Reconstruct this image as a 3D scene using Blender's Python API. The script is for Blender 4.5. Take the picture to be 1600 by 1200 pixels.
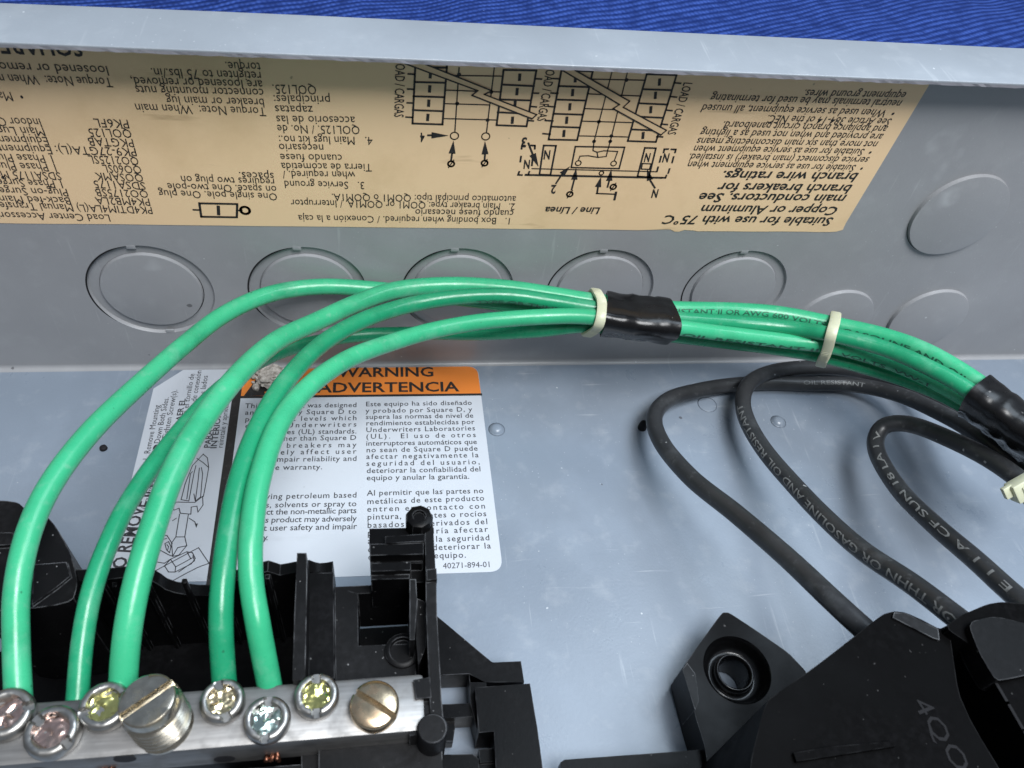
import bpy, bmesh, math, random
from mathutils import Vector, Matrix, noise
import numpy as np
random.seed(7)
for o in list(bpy.data.objects): bpy.data.objects.remove(o)
SC = bpy.context.scene
COL = SC.collection
MM = 0.001                      # everything below is measured in millimetres
V = Vector

# ------------------------------------------------------------------ camera
FOC = 1258.27                   # focal length in pixels of a 1600 px wide picture
CAM = V((-20.364, -148.586, 166.461))
ROT = ((0.98700386, -0.11575922, 0.11145929),      # right
       (-0.01627448, -0.76204101, -0.64732421),    # down
       (0.1598703, 0.63709756, -0.75402135))       # forward
cd = bpy.data.cameras.new('camera'); cam = bpy.data.objects.new('camera', cd); COL.objects.link(cam)
cd.sensor_width = 36.0; cd.lens = 36.0 * FOC / 1600.0; cd.clip_start = 0.005; cd.clip_end = 10.0
r_, d_, f_ = (V(v) for v in ROT)
M = Matrix((( r_[0], -d_[0], -f_[0], CAM[0]*MM), (r_[1], -d_[1], -f_[1], CAM[1]*MM), (r_[2], -d_[2], -f_[2], CAM[2]*MM), (0, 0, 0, 1)))
cam.matrix_world = M
cd.dof.use_dof = True; cd.dof.focus_distance = 0.19; cd.dof.aperture_fstop = 45.0
SC.camera = cam

# ------------------------------------------------------------------ world and lamps
W = bpy.data.worlds.new('World'); SC.world = W; W.use_nodes = True
wn = W.node_tree.nodes; wl = W.node_tree.links
bg = wn['Background']; bg.inputs['Strength'].default_value = 0.38
tc = wn.new('ShaderNodeTexCoord'); rp = wn.new('ShaderNodeValToRGB')
dt = wn.new('ShaderNodeVectorMath'); dt.operation = 'DOT_PRODUCT'; dt.inputs[1].default_value = (0.0, 0.55, 0.83)
wl.new(tc.outputs['Generated'], dt.inputs[0]); wl.new(dt.outputs['Value'], rp.inputs[0]); wl.new(rp.outputs[0], bg.inputs['Color'])
rp.color_ramp.elements[0].position = 0.0; rp.color_ramp.elements[0].color = (0.50, 0.52, 0.55, 1)
rp.color_ramp.elements[1].position = 0.8; rp.color_ramp.elements[1].color = (0.66, 0.80, 1.00, 1)

def area(name, loc, target, sx, sy, power, col):
    l = bpy.data.lights.new(name, 'AREA'); l.shape = 'RECTANGLE'; l.size = sx*MM; l.size_y = sy*MM
    l.energy = power; l.color = col
    o = bpy.data.objects.new(name, l); COL.objects.link(o)
    o.location = V(loc)*MM
    o.rotation_euler = (V(target)-V(loc)).to_track_quat('-Z', 'Y').to_euler()
    return o
area('ceiling_lamp', (300, 30, 600), (40, -60, 0), 340, 340, 3.0, (0.74, 0.87, 1.0))
area('workshop_lamp', (120, -290, 625), (40, -10, 30), 260, 270, 6.7, (0.97, 0.985, 1.0))
SC.view_settings.view_transform = 'Standard'; SC.view_settings.look = 'None'
SC.view_settings.exposure = -0.10; SC.view_settings.gamma = 1.0
SC.render.engine = 'CYCLES'; SC.cycles.max_bounces = 6; SC.cycles.use_denoising = True

# ------------------------------------------------------------------ pixel rays of the photograph -> points of the place
def ray(px, py):
    a = (px-800)/FOC; b = (py-600)/FOC
    return V((ROT[0][i]*a + ROT[1][i]*b + ROT[2][i]) for i in range(3))
def atz(px, py, z): d = ray(px, py); return CAM + d*((z-CAM[2])/d[2])
def aty(px, py, y): d = ray(px, py); return CAM + d*((y-CAM[1])/d[1])
def atd(px, py, d): return CAM + ray(px, py)*d

# ------------------------------------------------------------------ materials
def srgb(r, g, b):
    f = lambda c: (c/12.92 if c <= 0.04045 else ((c+0.055)/1.055)**2.4)
    return tuple(f(c/255.0) for c in (r, g, b)) + (1.0,)
class Mat:
    def __init__(s, name):
        s.m = bpy.data.materials.new(name); s.m.use_nodes = True
        s.n = s.m.node_tree.nodes; s.l = s.m.node_tree.links; s.b = s.n['Principled BSDF']
        s.tc = s.n.new('ShaderNodeTexCoord')
    def setp(s, **k):
        for a, v in k.items(): s.b.inputs[a.replace('_', ' ')].default_value = v
        return s
    def coord(s, scale=(1, 1, 1), rot=(0, 0, 0)):
        mp = s.n.new('ShaderNodeMapping'); mp.inputs['Scale'].default_value = scale; mp.inputs['Rotation'].default_value = rot
        s.l.new(s.tc.outputs['Object'], mp.inputs['Vector']); return mp.outputs[0]
    def noise(s, scale, detail=4, rough=0.55, vec=None):
        t = s.n.new('ShaderNodeTexNoise'); t.inputs['Scale'].default_value = scale
        t.inputs['Detail'].default_value = detail; t.inputs['Roughness'].default_value = rough
        s.l.new(vec or s.tc.outputs['Object'], t.inputs['Vector']); return t.outputs['Fac']
    def ramp(s, fac, stops, interp='LINEAR'):
        r = s.n.new('ShaderNodeValToRGB'); cr = r.color_ramp; cr.interpolation = interp
        while len(cr.elements) < len(stops): cr.elements.new(0.5)
        for e, (p, c) in zip(cr.elements, stops):
            e.position = p; e.color = c if len(c) == 4 else tuple(c)+(1,)
        s.l.new(fac, r.inputs[0]); return r.outputs[0]
    def g(s, fac, a, b, va=0.0, vb=1.0): return s.ramp(fac, [(a, (va,)*3), (b, (vb,)*3)])
    def mix(s, fac, a, b, mode='MIX'):
        x = s.n.new('ShaderNodeMix'); x.data_type = 'RGBA'; x.blend_type = mode
        for sock, v in ((x.inputs[0], fac), (x.inputs[6], a), (x.inputs[7], b)):
            if hasattr(v, 'links') or isinstance(v, bpy.types.NodeSocket): s.l.new(v, sock)
            elif isinstance(v, (int, float)): sock.default_value = v
            else: sock.default_value = tuple(v) if len(v) == 4 else tuple(v)+(1,)
        return x.outputs[2]
    def mul(s, a, b, op='MULTIPLY'):
        x = s.n.new('ShaderNodeMath'); x.operation = op
        for sock, v in ((x.inputs[0], a), (x.inputs[1], b)):
            if isinstance(v, (int, float)): sock.default_value = v
            else: s.l.new(v, sock)
        return x.outputs[0]
    def specks(s, scale, size, keep=0.5, vec=None):
        v = s.n.new('ShaderNodeTexVoronoi'); v.inputs['Scale'].default_value = scale
        nz = s.noise(scale*2.3, 2); 
        s.l.new(vec or s.tc.outputs['Object'], v.inputs['Vector'])
        d = s.mul(v.outputs['Distance'], s.mul(nz, 0.5), 'ADD')
        a = s.g(d, size*0.6+0.25, size+0.27, 1, 0)
        sep = s.n.new('ShaderNodeSeparateColor'); s.l.new(v.outputs['Color'], sep.inputs[0])
        k = s.mul(sep.outputs[0], keep, 'LESS_THAN')
        return s.mul(a, k)
    def color(s, c): s.l.new(c, s.b.inputs['Base Color']); return s
    def roughness(s, c): s.l.new(c, s.b.inputs['Roughness']); return s
    def bump(s, h, dist, strength=1.0):
        b = s.n.new('ShaderNodeBump'); b.inputs['Distance'].default_value = dist*MM; b.inputs['Strength'].default_value = strength
        s.l.new(h, b.inputs['Height']); s.l.new(b.outputs[0], s.b.inputs['Normal']); return s

def paint(name, base, rough=0.36, smudge=0.5):
    m = Mat(name); b = tuple(base)
    n1 = m.noise(22, 5); n2 = m.noise(150, 5, 0.6); n3 = m.noise(1500, 2); n4 = m.noise(48, 6, 0.65)
    c = m.mix(m.g(n1, 0.3, 0.7), tuple(x*0.90 for x in b), tuple(x*1.10 for x in b))
    c = m.mix(m.mul(m.g(n4, 0.50, 0.72), 0.30*smudge), c, tuple(min(1, x*1.5) for x in b))
    c = m.mix(m.mul(m.g(n2, 0.55, 0.74), 0.22*smudge), c, (0.5, 0.52, 0.54))
    scr = m.noise(1.0, 3, 0.5, m.coord((900, 45, 60), (0.2, 0.3, 0.5))); sc2 = m.noise(1.0, 3, 0.5, m.coord((60, 1100, 70), (0.1, 0.2, 1.1)))
    c = m.mix(m.mul(m.mul(m.g(scr, 0.64, 0.74), m.g(m.noise(30, 2), 0.5, 0.62)), 0.16), c, (0.62, 0.65, 0.68))
    c = m.mix(m.mul(m.mul(m.g(sc2, 0.66, 0.74), m.g(m.noise(36, 3), 0.52, 0.62)), 0.22), c, (0.62, 0.65, 0.68))
    dens = m.g(m.noise(16, 3), 0.42, 0.66)
    c = m.mix(m.mul(m.mul(m.specks(900, 0.085, 0.45), dens), 0.40), c, (0.66, 0.69, 0.72))
    c = m.mix(m.mul(m.specks(330, 0.026, 0.14), 0.5), c, (0.68, 0.71, 0.74))
    c = m.mix(m.mul(m.specks(150, 0.012, 0.12), 0.7), c, (0.05, 0.05, 0.055))
    m.color(c)
    m.roughness(m.mul(m.g(n4, 0.32, 0.72, rough-0.07, rough+0.12), m.g(n2, 0.35, 0.75, -0.03, 0.07), 'ADD'))
    m.bump(m.mul(n3, m.mul(m.noise(9, 2), 8), 'ADD'), 0.06, 0.5)
    m.setp(Specular_IOR_Level=0.5, Coat_Weight=0.15, Coat_Roughness=0.18)
    return m.m
def plastic(name, base=0.003, rough=0.34, dusty=0.5, spec=0.09, wear=0.5):
    m = Mat(name)
    n = m.noise(70, 5); d = m.noise(900, 3)
    c = m.mix(m.mul(m.mul(m.g(n, 0.48, 0.75), m.g(d, 0.42, 0.7)), dusty), (base, base, base*1.12), (0.016, 0.016, 0.018))
    c = m.mix(m.mul(m.specks(420, 0.04, 0.2), 0.5*dusty), c, (0.3, 0.3, 0.3))
    c = m.mix(m.mul(m.specks(900, 0.07, 0.2), 0.4*dusty), c, (0.4, 0.4, 0.4))
    bv = m.n.new('ShaderNodeBevel'); bv.samples = 4; bv.inputs['Radius'].default_value = 0.32*MM
    ge = m.n.new('ShaderNodeNewGeometry'); dt = m.n.new('ShaderNodeVectorMath'); dt.operation = 'DOT_PRODUCT'
    m.l.new(bv.outputs[0], dt.inputs[0]); m.l.new(ge.outputs['Normal'], dt.inputs[1])
    edge = m.mul(m.g(dt.outputs['Value'], 0.86, 0.985, 1, 0), m.g(m.noise(260, 5), 0.42, 0.62))
    c = m.mix(m.mul(edge, wear), c, (0.16, 0.165, 0.175))
    m.color(c); m.roughness(m.g(n, 0.35, 0.75, rough-0.07, rough+0.18)); m.bump(m.noise(1300, 3), 0.05, 0.35)
    m.setp(Specular_IOR_Level=spec)
    return m.m
def insulation(name, base, tone, rough, dirt):
    m = Mat(name)
    n = m.noise(35, 4); n2 = m.noise(420, 5, 0.62); n5 = m.noise(75, 5, 0.6)
    c = m.mix(m.g(n, 0.3, 0.7), base, tone)
    c = m.mix(m.mul(m.g(n5, 0.50, 0.72), 0.55), c, tuple(x*0.62 for x in base))
    c = m.mix(m.mul(m.g(m.noise(110, 5, 0.65), 0.56, 0.74), dirt), c, (0.22, 0.42, 0.32) if base[1] > 0.2 else (0.07, 0.075, 0.08))
    c = m.mix(m.mul(m.specks(240, 0.02, 0.3), 0.8), c, (0.01, 0.05, 0.03) if base[1] > 0.2 else (0.3, 0.31, 0.32))
    c = m.mix(m.mul(m.g(n2, 0.6, 0.78), dirt), c, (0.30, 0.42, 0.36) if base[1] > 0.2 else (0.11, 0.115, 0.12))
    c = m.mix(m.mul(m.specks(420, 0.05, 0.2), 0.6), c, (0.01, 0.06, 0.03) if base[1] > 0.2 else (0.35, 0.36, 0.37))
    m.color(c); m.roughness(m.g(n2, 0.3, 0.8, rough-0.06, rough+0.16)); m.bump(m.mul(n2, m.mul(m.noise(120, 3), 3), 'ADD'), 0.09, 0.45)
    m.setp(Coat_Weight=0.04, Coat_Roughness=0.14, Specular_IOR_Level=0.36)
    return m.m
def metal(name, col, rough, streak=True, tint=None):
    m = Mat(name)
    n = m.noise(1.0, 4, 0.6, m.coord((70, 1500, 900))) if streak else m.noise(700, 4)
    n2 = m.noise(260, 4)
    c = m.mix(m.g(n, 0.35, 0.7), tuple(x*0.72 for x in col), col)
    c = m.mix(m.mul(m.g(n2, 0.52, 0.72), 0.55), c, tint or tuple(x*0.5 for x in col))
    m.color(c); m.setp(Metallic=1.0); m.roughness(m.g(n2, 0.3, 0.7, rough-0.06, rough+0.14)); m.bump(n, 0.04, 0.35)
    return m.m
def paper(name, base, stain, rough=0.45, dirt=0.55):
    m = Mat(name)
    n = m.noise(17, 7, 0.66); n2 = m.noise(300, 3)
    c = m.mix(m.mul(m.g(n, 0.5, 0.78), dirt), base, stain)
    c = m.mix(m.mul(m.g(m.noise(1.0, 4, 0.6, m.coord((30, 130, 260), (0, 0.9, 0.4))), 0.66, 0.76), dirt*0.6), c, tuple(x*0.5 for x in stain))
    c = m.mix(m.mul(m.specks(300, 0.035, 0.16), 0.6*dirt), c, (0.05, 0.045, 0.04))
    m.color(c); m.roughness(m.g(n2, 0.3, 0.7, rough-0.06, rough+0.1)); m.bump(n2, 0.02, 0.4)
    return m.m
def ink(name, col, worn=None):
    m = Mat(name); n = m.noise(1100, 3)
    m.color(m.mix(m.mul(m.g(n, 0.55, 0.72), 0.75 if worn else 0.35), col, worn or tuple(min(1, x*3+0.03) for x in col))); m.setp(Roughness=0.5); return m.m

M_WALL = paint('grey_wall_paint', (0.268, 0.274, 0.288), 0.38)
M_FLOOR = paint('grey_floor_paint', (0.178, 0.214, 0.264), 0.30, 0.7)
M_RIM = paint('grey_rim_paint', (0.225, 0.250, 0.280), 0.42)
M_EDGE = plastic('worn_edge_paint', 0.22, 0.6, 0.6)
M_DARK = plastic('dark_gap_grey', 0.018, 0.6, 0.2)  # dark tone for shear lines with their shade, wire holes and rivets
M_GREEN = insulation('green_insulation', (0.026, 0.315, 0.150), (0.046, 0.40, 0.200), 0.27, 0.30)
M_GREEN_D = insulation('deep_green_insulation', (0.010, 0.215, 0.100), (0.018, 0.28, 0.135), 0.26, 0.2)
M_BLACKW = insulation('black_insulation', (0.016, 0.017, 0.019), (0.030, 0.032, 0.035), 0.36, 0.65)
M_PLASTIC = plastic('black_moulded_plastic')
M_PLASTIC_D = plastic('dusty_black_plastic', 0.004, 0.42, 1.0, 0.15, 0.9)
M_GLOSS = plastic('glossy_black_plastic', 0.003, 0.2, 0.3, 0.4, 0.5)
M_BREAKER = plastic('breaker_plastic', 0.0018, 0.55, 0.22, 0.03, 0.10)
M_TAPE = plastic('black_vinyl_tape', 0.005, 0.25, 0.7, 0.32, 0.1)
M_BAR = metal('dull_aluminium', (0.27, 0.265, 0.26), 0.48)
M_ZINC = metal('zinc_plating', (0.46, 0.45, 0.43), 0.33, False, (0.22, 0.20, 0.18))
M_SETS = metal('bright_screw_steel', (0.58, 0.54, 0.46), 0.22, False, (0.50, 0.38, 0.18))  # yellow tint puts the reflection on the threads into the steel colour
M_BRASS = metal('worn_brass_plating', (0.70, 0.56, 0.38), 0.20, False, (0.55, 0.28, 0.15))
M_REC = {'yellow': metal('yellow_chromate', (0.85, 0.80, 0.30), 0.16, False, (0.30, 0.30, 0.12)),
         'pink': metal('pinkish_chromate', (0.85, 0.58, 0.50), 0.16, False, (0.25, 0.25, 0.22)),
         'gold': metal('gold_chromate', (0.78, 0.66, 0.42), 0.2, False, (0.45, 0.36, 0.22)),
         'green': metal('greenish_zinc', (0.60, 0.72, 0.64), 0.18, False, (0.28, 0.36, 0.32))}
M_COPPER = metal('bare_copper', (0.25, 0.11, 0.07), 0.35, False)
M_NYLON = Mat('natural_nylon').setp(Base_Color=(0.50, 0.51, 0.37, 1), Roughness=0.42, Subsurface_Weight=0.25, Subsurface_Radius=(0.001, 0.001, 0.0006)).m
M_TAN = paper('aged_tan_paper', (0.77, 0.555, 0.335), (0.50, 0.335, 0.165), 0.45, 0.75)
M_TANBAND = paper('aged_tan_paper_band', (0.71, 0.505, 0.30), (0.42, 0.31, 0.18), 0.45, 0.3)
M_WHITE = paper('white_vinyl_sticker', (0.47, 0.50, 0.55), (0.42, 0.45, 0.49), 0.42, 0.3)
M_ORANGE = paper('orange_print', (0.62, 0.185, 0.030), (0.50, 0.13, 0.025), 0.36, 0.5)
M_INK = ink('black_ink', (0.014, 0.012, 0.012)); M_INKF = ink('fine_black_ink', (0.03, 0.03, 0.035))
M_WINK = ink('pale_wire_print', (0.15, 0.155, 0.155), (0.03, 0.032, 0.034)); M_GINK = ink('dark_wire_print', (0.008, 0.075, 0.042))
M_EMB = plastic('raised_mark_plastic', 0.011, 0.55, 0.6)
M_CRUMB = Mat('mortar_crumb'); 
_c = M_CRUMB; _c.color(_c.mix(_c.g(_c.noise(900, 5), 0.35, 0.65), (0.22, 0.19, 0.16), (0.62, 0.57, 0.52))); _c.setp(Roughness=0.9); _c.bump(_c.noise(1500, 4), 0.3, 0.8); M_CRUMB = _c.m
def cloth_material():
    m = Mat('blue_woven_fabric')
    def wave(sc, rot, dist=1.0):
        w = m.n.new('ShaderNodeTexWave'); w.inputs['Scale'].default_value = sc; w.inputs['Distortion'].default_value = dist
        w.inputs['Detail'].default_value = 2; w.inputs['Detail Scale'].default_value = 1.5
        m.l.new(m.coord((1, 1, 1), (0, 0, rot)), w.inputs['Vector']); return w.outputs['Fac']
    a = wave(120, -2.007, 0.35); bd = wave(190, -0.436, 0.9); st = m.noise(700, 3)
    h = m.mul(m.mul(a, m.mul(m.mul(bd, 0.55), 0.45, 'ADD')), m.mul(st, 0.5), 'ADD')
    n = m.noise(170, 5)
    c = m.mix(m.g(h, 0.22, 0.95), (0.004, 0.016, 0.10), (0.036, 0.078, 0.30))
    c = m.mix(m.mul(m.g(n, 0.42, 0.68), 0.75), c, (0.006, 0.018, 0.10))
    c = m.mix(m.mul(m.specks(420, 0.06, 0.2), 0.5), c, (0.12, 0.18, 0.45))
    m.color(c); m.setp(Roughness=0.8, Specular_IOR_Level=0.1); m.bump(h, 0.5, 0.9); return m.m
M_CLOTH = cloth_material()

# ------------------------------------------------------------------ mesh helpers
def origin_of(o):
    p = V((0, 0, 0))
    while o is not None: p += o.location; o = o.parent
    return p
def link(name, me, mat, parent=None, smooth=False):
    o = bpy.data.objects.new(name, me); COL.objects.link(o)
    if mat is not None: me.materials.append(mat)
    if smooth:
        for p in me.polygons: p.use_smooth = True
    if parent is not None: o.parent = parent
    return o
class MB:
    """collects shapes (mm, world) and links them as ONE mesh object"""
    def __init__(s): s.bm = bmesh.new()
    def add(s, vs, fs):
        vv = [s.bm.verts.new(v) for v in vs]
        for f in fs:
            try: s.bm.faces.new([vv[i] for i in f])
            except ValueError: pass
        return s
    def prism(s, poly, z0, z1, bev=0.0, ztops=None):
        n = len(poly); area2 = sum(poly[i][0]*poly[(i+1) % n][1]-poly[(i+1) % n][0]*poly[i][1] for i in range(n))
        if area2 < 0:
            poly = list(reversed(poly)); ztops = list(reversed(ztops)) if ztops else None
        t = bmesh.new()
        zt = ztops or [z1]*n
        a = [t.verts.new((p[0], p[1], z0)) for p in poly]; b = [t.verts.new((p[0], p[1], zz)) for p, zz in zip(poly, zt)]
        t.faces.new(list(reversed(a))); t.faces.new(b)
        for i in range(n): t.faces.new((a[i], a[(i+1) % n], b[(i+1) % n], b[i]))
        return s.merge(t, bev)
    def box(s, c, d, bev=0.0, rz=0.0, M3=None):
        t = bmesh.new(); bmesh.ops.create_cube(t, size=1.0)
        m = Matrix.Translation(V(c)) @ (M3.to_4x4() if M3 else Matrix.Rotation(rz, 4, 'Z')) @ Matrix.Diagonal((d[0], d[1], d[2], 1))
        bmesh.ops.transform(t, matrix=m, verts=t.verts); return s.merge(t, bev)
    def merge(s, t, bev=0.0, seg=2):
        if bev > 0:
            es = [e for e in t.edges if len(e.link_faces) == 2 and e.calc_face_angle(0) > 0.35]
            bmesh.ops.bevel(t, geom=es, offset=bev, segments=seg, profile=0.5, affect='EDGES', clamp_overlap=True)
        t.normal_update(); t.verts.ensure_lookup_table()
        mp = {v: s.bm.verts.new(v.co) for v in t.verts}
        for f in t.faces:
            try:
                nf = s.bm.faces.new([mp[v] for v in f.verts]); nf.smooth = f.smooth
            except ValueError: pass
        t.free(); return s
    def lathe(s, c, prof, seg=40, axis=(0, 0, 1), fz=None, fr=None):
        ax = V(axis).normalized(); q = V((0, 0, 1)).rotation_difference(ax)
        rings = []
        for (r, z) in prof:
            ring = []
            for k in range(seg):
                a = 2*math.pi*k/seg
                rr = fr(r, z, a) if fr else r; zz = fz(r, z, a) if fz else z
                ring.append(s.bm.verts.new(V(c) + q @ V((rr*math.cos(a), rr*math.sin(a), zz))))
            rings.append(ring)
        for A, B in zip(rings, rings[1:]):
            for k in range(seg): s.bm.faces.new((A[k], A[(k+1) % seg], B[(k+1) % seg], B[k]))
        s.bm.faces.new(rings[-1]); s.bm.faces.new(list(reversed(rings[0])))
        return s
    def tube(s, pts, r, seg=18, cap=True):
        fr = frames(pts); rings = []
        for i, (p, (t, a, b)) in enumerate(zip(pts, fr)):
            rad = r[i] if isinstance(r, (list, tuple)) else r
            rings.append([s.bm.verts.new(p + (a*math.cos(2*math.pi*k/seg)+b*math.sin(2*math.pi*k/seg))*rad) for k in range(seg)])
        for A, B in zip(rings, rings[1:]):
            for k in range(seg): s.bm.faces.new((A[k], A[(k+1) % seg], B[(k+1) % seg], B[k]))
        if cap: s.bm.faces.new(list(reversed(rings[0]))); s.bm.faces.new(rings[-1])
        return s
    def build(s, name, mat, parent=None, smooth=False, angle=None, at=None):
        bmesh.ops.recalc_face_normals(s.bm, faces=s.bm.faces)
        off = origin_of(parent) if parent is not None else (V(at)*MM if at is not None else V((0, 0, 0)))
        for v in s.bm.verts: v.co = v.co*MM - off
        me = bpy.data.meshes.new(name); s.bm.to_mesh(me); s.bm.free()
        o = link(name, me, mat, parent, smooth)
        if at is not None: o.location = off
        if angle is not None:
            for p in me.polygons: p.use_smooth = True
            me.set_sharp_from_angle(angle=math.radians(angle))
        return o
def frames(pts):
    n = len(pts); T = []
    for i in range(n):
        T.append((pts[min(i+1, n-1)]-pts[max(i-1, 0)]).normalized())
    a = T[0].orthogonal().normalized(); out = []
    for i in range(n):
        a = (a - T[i]*a.dot(T[i])).normalized(); out.append((T[i], a, T[i].cross(a)))
    return out
def crom(P, n=12):
    P = [V(p) for p in P]; P = [2*P[0]-P[1]] + P + [2*P[-1]-P[-2]]; o = []
    for i in range(1, len(P)-2):
        a, b, c, d = P[i-1:i+3]
        for k in range(n):
            t = k/n; o.append(0.5*((2*b)+(c-a)*t+(2*a-5*b+4*c-d)*t*t+(-a+3*b-3*c+d)*t**3))
    o.append(P[-2]); return o
def thing(name, loc, label, cat, group=None):
    o = bpy.data.objects.new(name, None); COL.objects.link(o); o.location = V(loc)*MM
    o.empty_display_size = 0.01; return tag(o, label, cat, group)
def tag(o, label, cat, group=None):
    o['label'] = label; o['category'] = cat
    if group: o['group'] = group
    return o

# ------------------------------------------------------------------ lettering: font outlines turned into flat print
TEXTS = []      # (owner, body, p0, p1, normal, height, bold, shear, mode, lift)
def text(owner, body, p0, p1, normal, h, bold=0.0, shear=0.0, mode='scale'):
    TEXTS.append([owner, body, V(p0), V(p1), V(normal), h, bold, shear, mode])
def lay_text():
    """each line runs from p0 to p1 (baseline); returns per owner a list of (verts, faces)"""
    objs = []
    for t in TEXTS:
        pair = []
        for spc in (1.0, 1.4):
            c = bpy.data.curves.new('lettering', 'FONT'); c.body = t[1]; c.size = 1.0; c.space_character = spc
            c.offset = t[6]; c.shear = t[7]; c.resolution_u = 2
            o = bpy.data.objects.new('lettering', c); COL.objects.link(o); pair.append(o)
        objs.append(pair)
    dg = bpy.context.evaluated_depsgraph_get(); dg.update()
    def width(o):
        xs = [b[0] for b in o.evaluated_get(dg).bound_box]; return max(xs), min(xs)
    ws = [[width(o)[0] for o in p] for p in objs]
    for t, p, w in zip(TEXTS, objs, ws):
        L = (t[3]-t[2]).length
        if t[8] == 'space':
            size = t[5]/0.73
            k = (L/size - w[0])/max(1e-6, (w[1]-w[0])/0.4)
            p[0].data.space_character = max(0.7, min(2.2, 1.0+k))
    dg.update(); out = {}
    for t, p in zip(TEXTS, objs):
        me = bpy.data.meshes.new_from_object(p[0].evaluated_get(dg)); w = width(p[0])[0]
        L = (t[3]-t[2]).length; sx = L/max(w, 1e-6); sy = t[5]/0.73
        if t[8] == 'wire': res = ([(v.co.x*sx, v.co.y*sy) for v in me.vertices], [tuple(f.vertices) for f in me.polygons])
        else:
            u = (t[3]-t[2]).normalized(); n = t[4].normalized(); vv = n.cross(u)
            res = ([t[2]+u*(v.co.x*sx)+vv*(v.co.y*sy) for v in me.vertices], [tuple(f.vertices) for f in me.polygons])
        out.setdefault(t[0], []).append(res); bpy.data.meshes.remove(me)
    for p in objs:
        for o in p:
            c = o.data; bpy.data.objects.remove(o); bpy.data.curves.remove(c)
    return out
def stroke_mb(mb, pts, w, n, closed=False):
    """flat inked line through points lying in the plane with normal n"""
    pts = [V(p) for p in pts]
    if closed: pts = pts+[pts[0]]
    for a, b in zip(pts, pts[1:]):
        d = (b-a)
        if d.length < 1e-6: continue
        d.normalize(); s = V(n).cross(d)*(w/2); e = d*(w*0.45)
        mb.add([a-s-e, b-s+e, b+s+e, a+s-e], [(0, 1, 2, 3)])

# ------------------------------------------------------------------ the electrical box
XL, XR, YB, ZT = -230, 330, -300, 92.3
box = thing('electrical_box', (0, 0, 0), 'grey painted steel electrical box lying open, knockouts punched in its side wall', 'electrical box')
KO = [(-73.85, 26.8), (-37.6, 26.9), (-0.9, 27.0), (35.85, 27.1), (72.6, 27.2)]
SMALL = [(105.7, 16.5, 11.2), (135.15, 16.8, 11.2), (123.4, 53.6, 12.0)]
def circ(cx, cz, r, y, n=72, sq=None): return [V((cx+r*math.cos(2*math.pi*k/n), y, cz+r*math.sin(2*math.pi*k/n))) for k in range(n)]
def wall_with_holes():
    bm = bmesh.new(); es = []
    FR = 1.3
    out = [V((XL, 0, FR)), V((XR, 0, FR)), V((XR, 0, ZT)), V((XL, 0, ZT))]
    loops = [out] + [circ(x, z, 14.1, 0) for x, z in KO]
    for lp in loops:
        vs = [bm.verts.new(p) for p in lp]
        es += [bm.edges.new((vs[i], vs[(i+1) % len(vs)])) for i in range(len(vs))]
    bmesh.ops.triangle_fill(bm, use_beauty=True, use_dissolve=False, edges=es, normal=(0, -1, 0))
    # rolled corner between wall and back panel
    N = 8; A = []
    for k in range(N+1):
        a = math.pi/2*k/N; A.append((-FR+FR*math.cos(a), FR-FR*math.sin(a)))
    rows = [(bm.verts.new((XL, y, z)), bm.verts.new((XR, y, z))) for y, z in A]
    for p, q in zip(rows, rows[1:]): bm.faces.new((p[0], q[0], q[1], p[1]))
    # outside face
    o = [bm.verts.new(p) for p in ((XL, 1.5, -1), (XR, 1.5, -1), (XR, 1.5, ZT), (XL, 1.5, ZT))]; bm.faces.new(o)
    m = MB(); m.bm.free(); m.bm = bm; return m
w = wall_with_holes().build('side_wall', M_WALL, box, angle=20)
mb = MB(); mb.add([(XL, YB, 0), (XR, YB, 0), (XR, -1.3, 0), (XL, -1.3, 0)], [(0, 1, 2, 3)])
mb.build('back_panel', M_FLOOR, box)
# rim: the flange folded in over the top of the wall
yo = lambda x: float(np.interp(x, (-230, -86, -42, 6, 61, 122, 330), (-0.5, 4.52, 6.11, 7.07, 8.15, 9.36, 13.0)))
yi = lambda x: -7.87+0.0138*(x-4.5)
TH = 0.85
t = bmesh.new()
def rimsec(x): return [(x, yi(x), ZT), (x, yo(x), ZT+0.1), (x, yo(x), ZT-8), (x, 1.6, ZT-8), (x, 1.6, ZT-TH), (x, yi(x), ZT-TH)]
xs = [XL+(XR-XL)*i/40 for i in range(41)]
rows = [[t.verts.new(p) for p in rimsec(x)] for x in xs]
for A, B in zip(rows, rows[1:]):
    for k in range(6): t.faces.new((A[k], B[k], B[(k+1) % 6], A[(k+1) % 6]))
t.faces.new(rows[0]); t.faces.new(list(reversed(rows[-1])))
bmesh.ops.recalc_face_normals(t, faces=t.faces)
es = [e for e in t.edges if e.calc_face_angle(0) > 0.5 and abs(e.verts[0].co.x-e.verts[1].co.x) > 1]
bmesh.ops.bevel(t, geom=es, offset=0.2, segments=3, profile=0.5, affect='EDGES')
MB().merge(t).build('rim', M_RIM, box, angle=40)
mb = MB()                                       # rough unpainted lower edge of the flange
rnd = random.Random(3)
v = []; n = 420
for i in range(n+1):
    x = XL+(XR-XL)*i/n; v += [(x, yi(x)-0.05-rnd.random()*0.12, ZT-0.28-rnd.random()*0.14), (x, yi(x)-0.03-rnd.random()*0.15, ZT-TH-rnd.random()*0.16)]
mb.add(v, [(2*i, 2*i+2, 2*i+3, 2*i+1) for i in range(n)])
mb.build('cut_edge', M_EDGE, bpy.data.objects['rim'])
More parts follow.
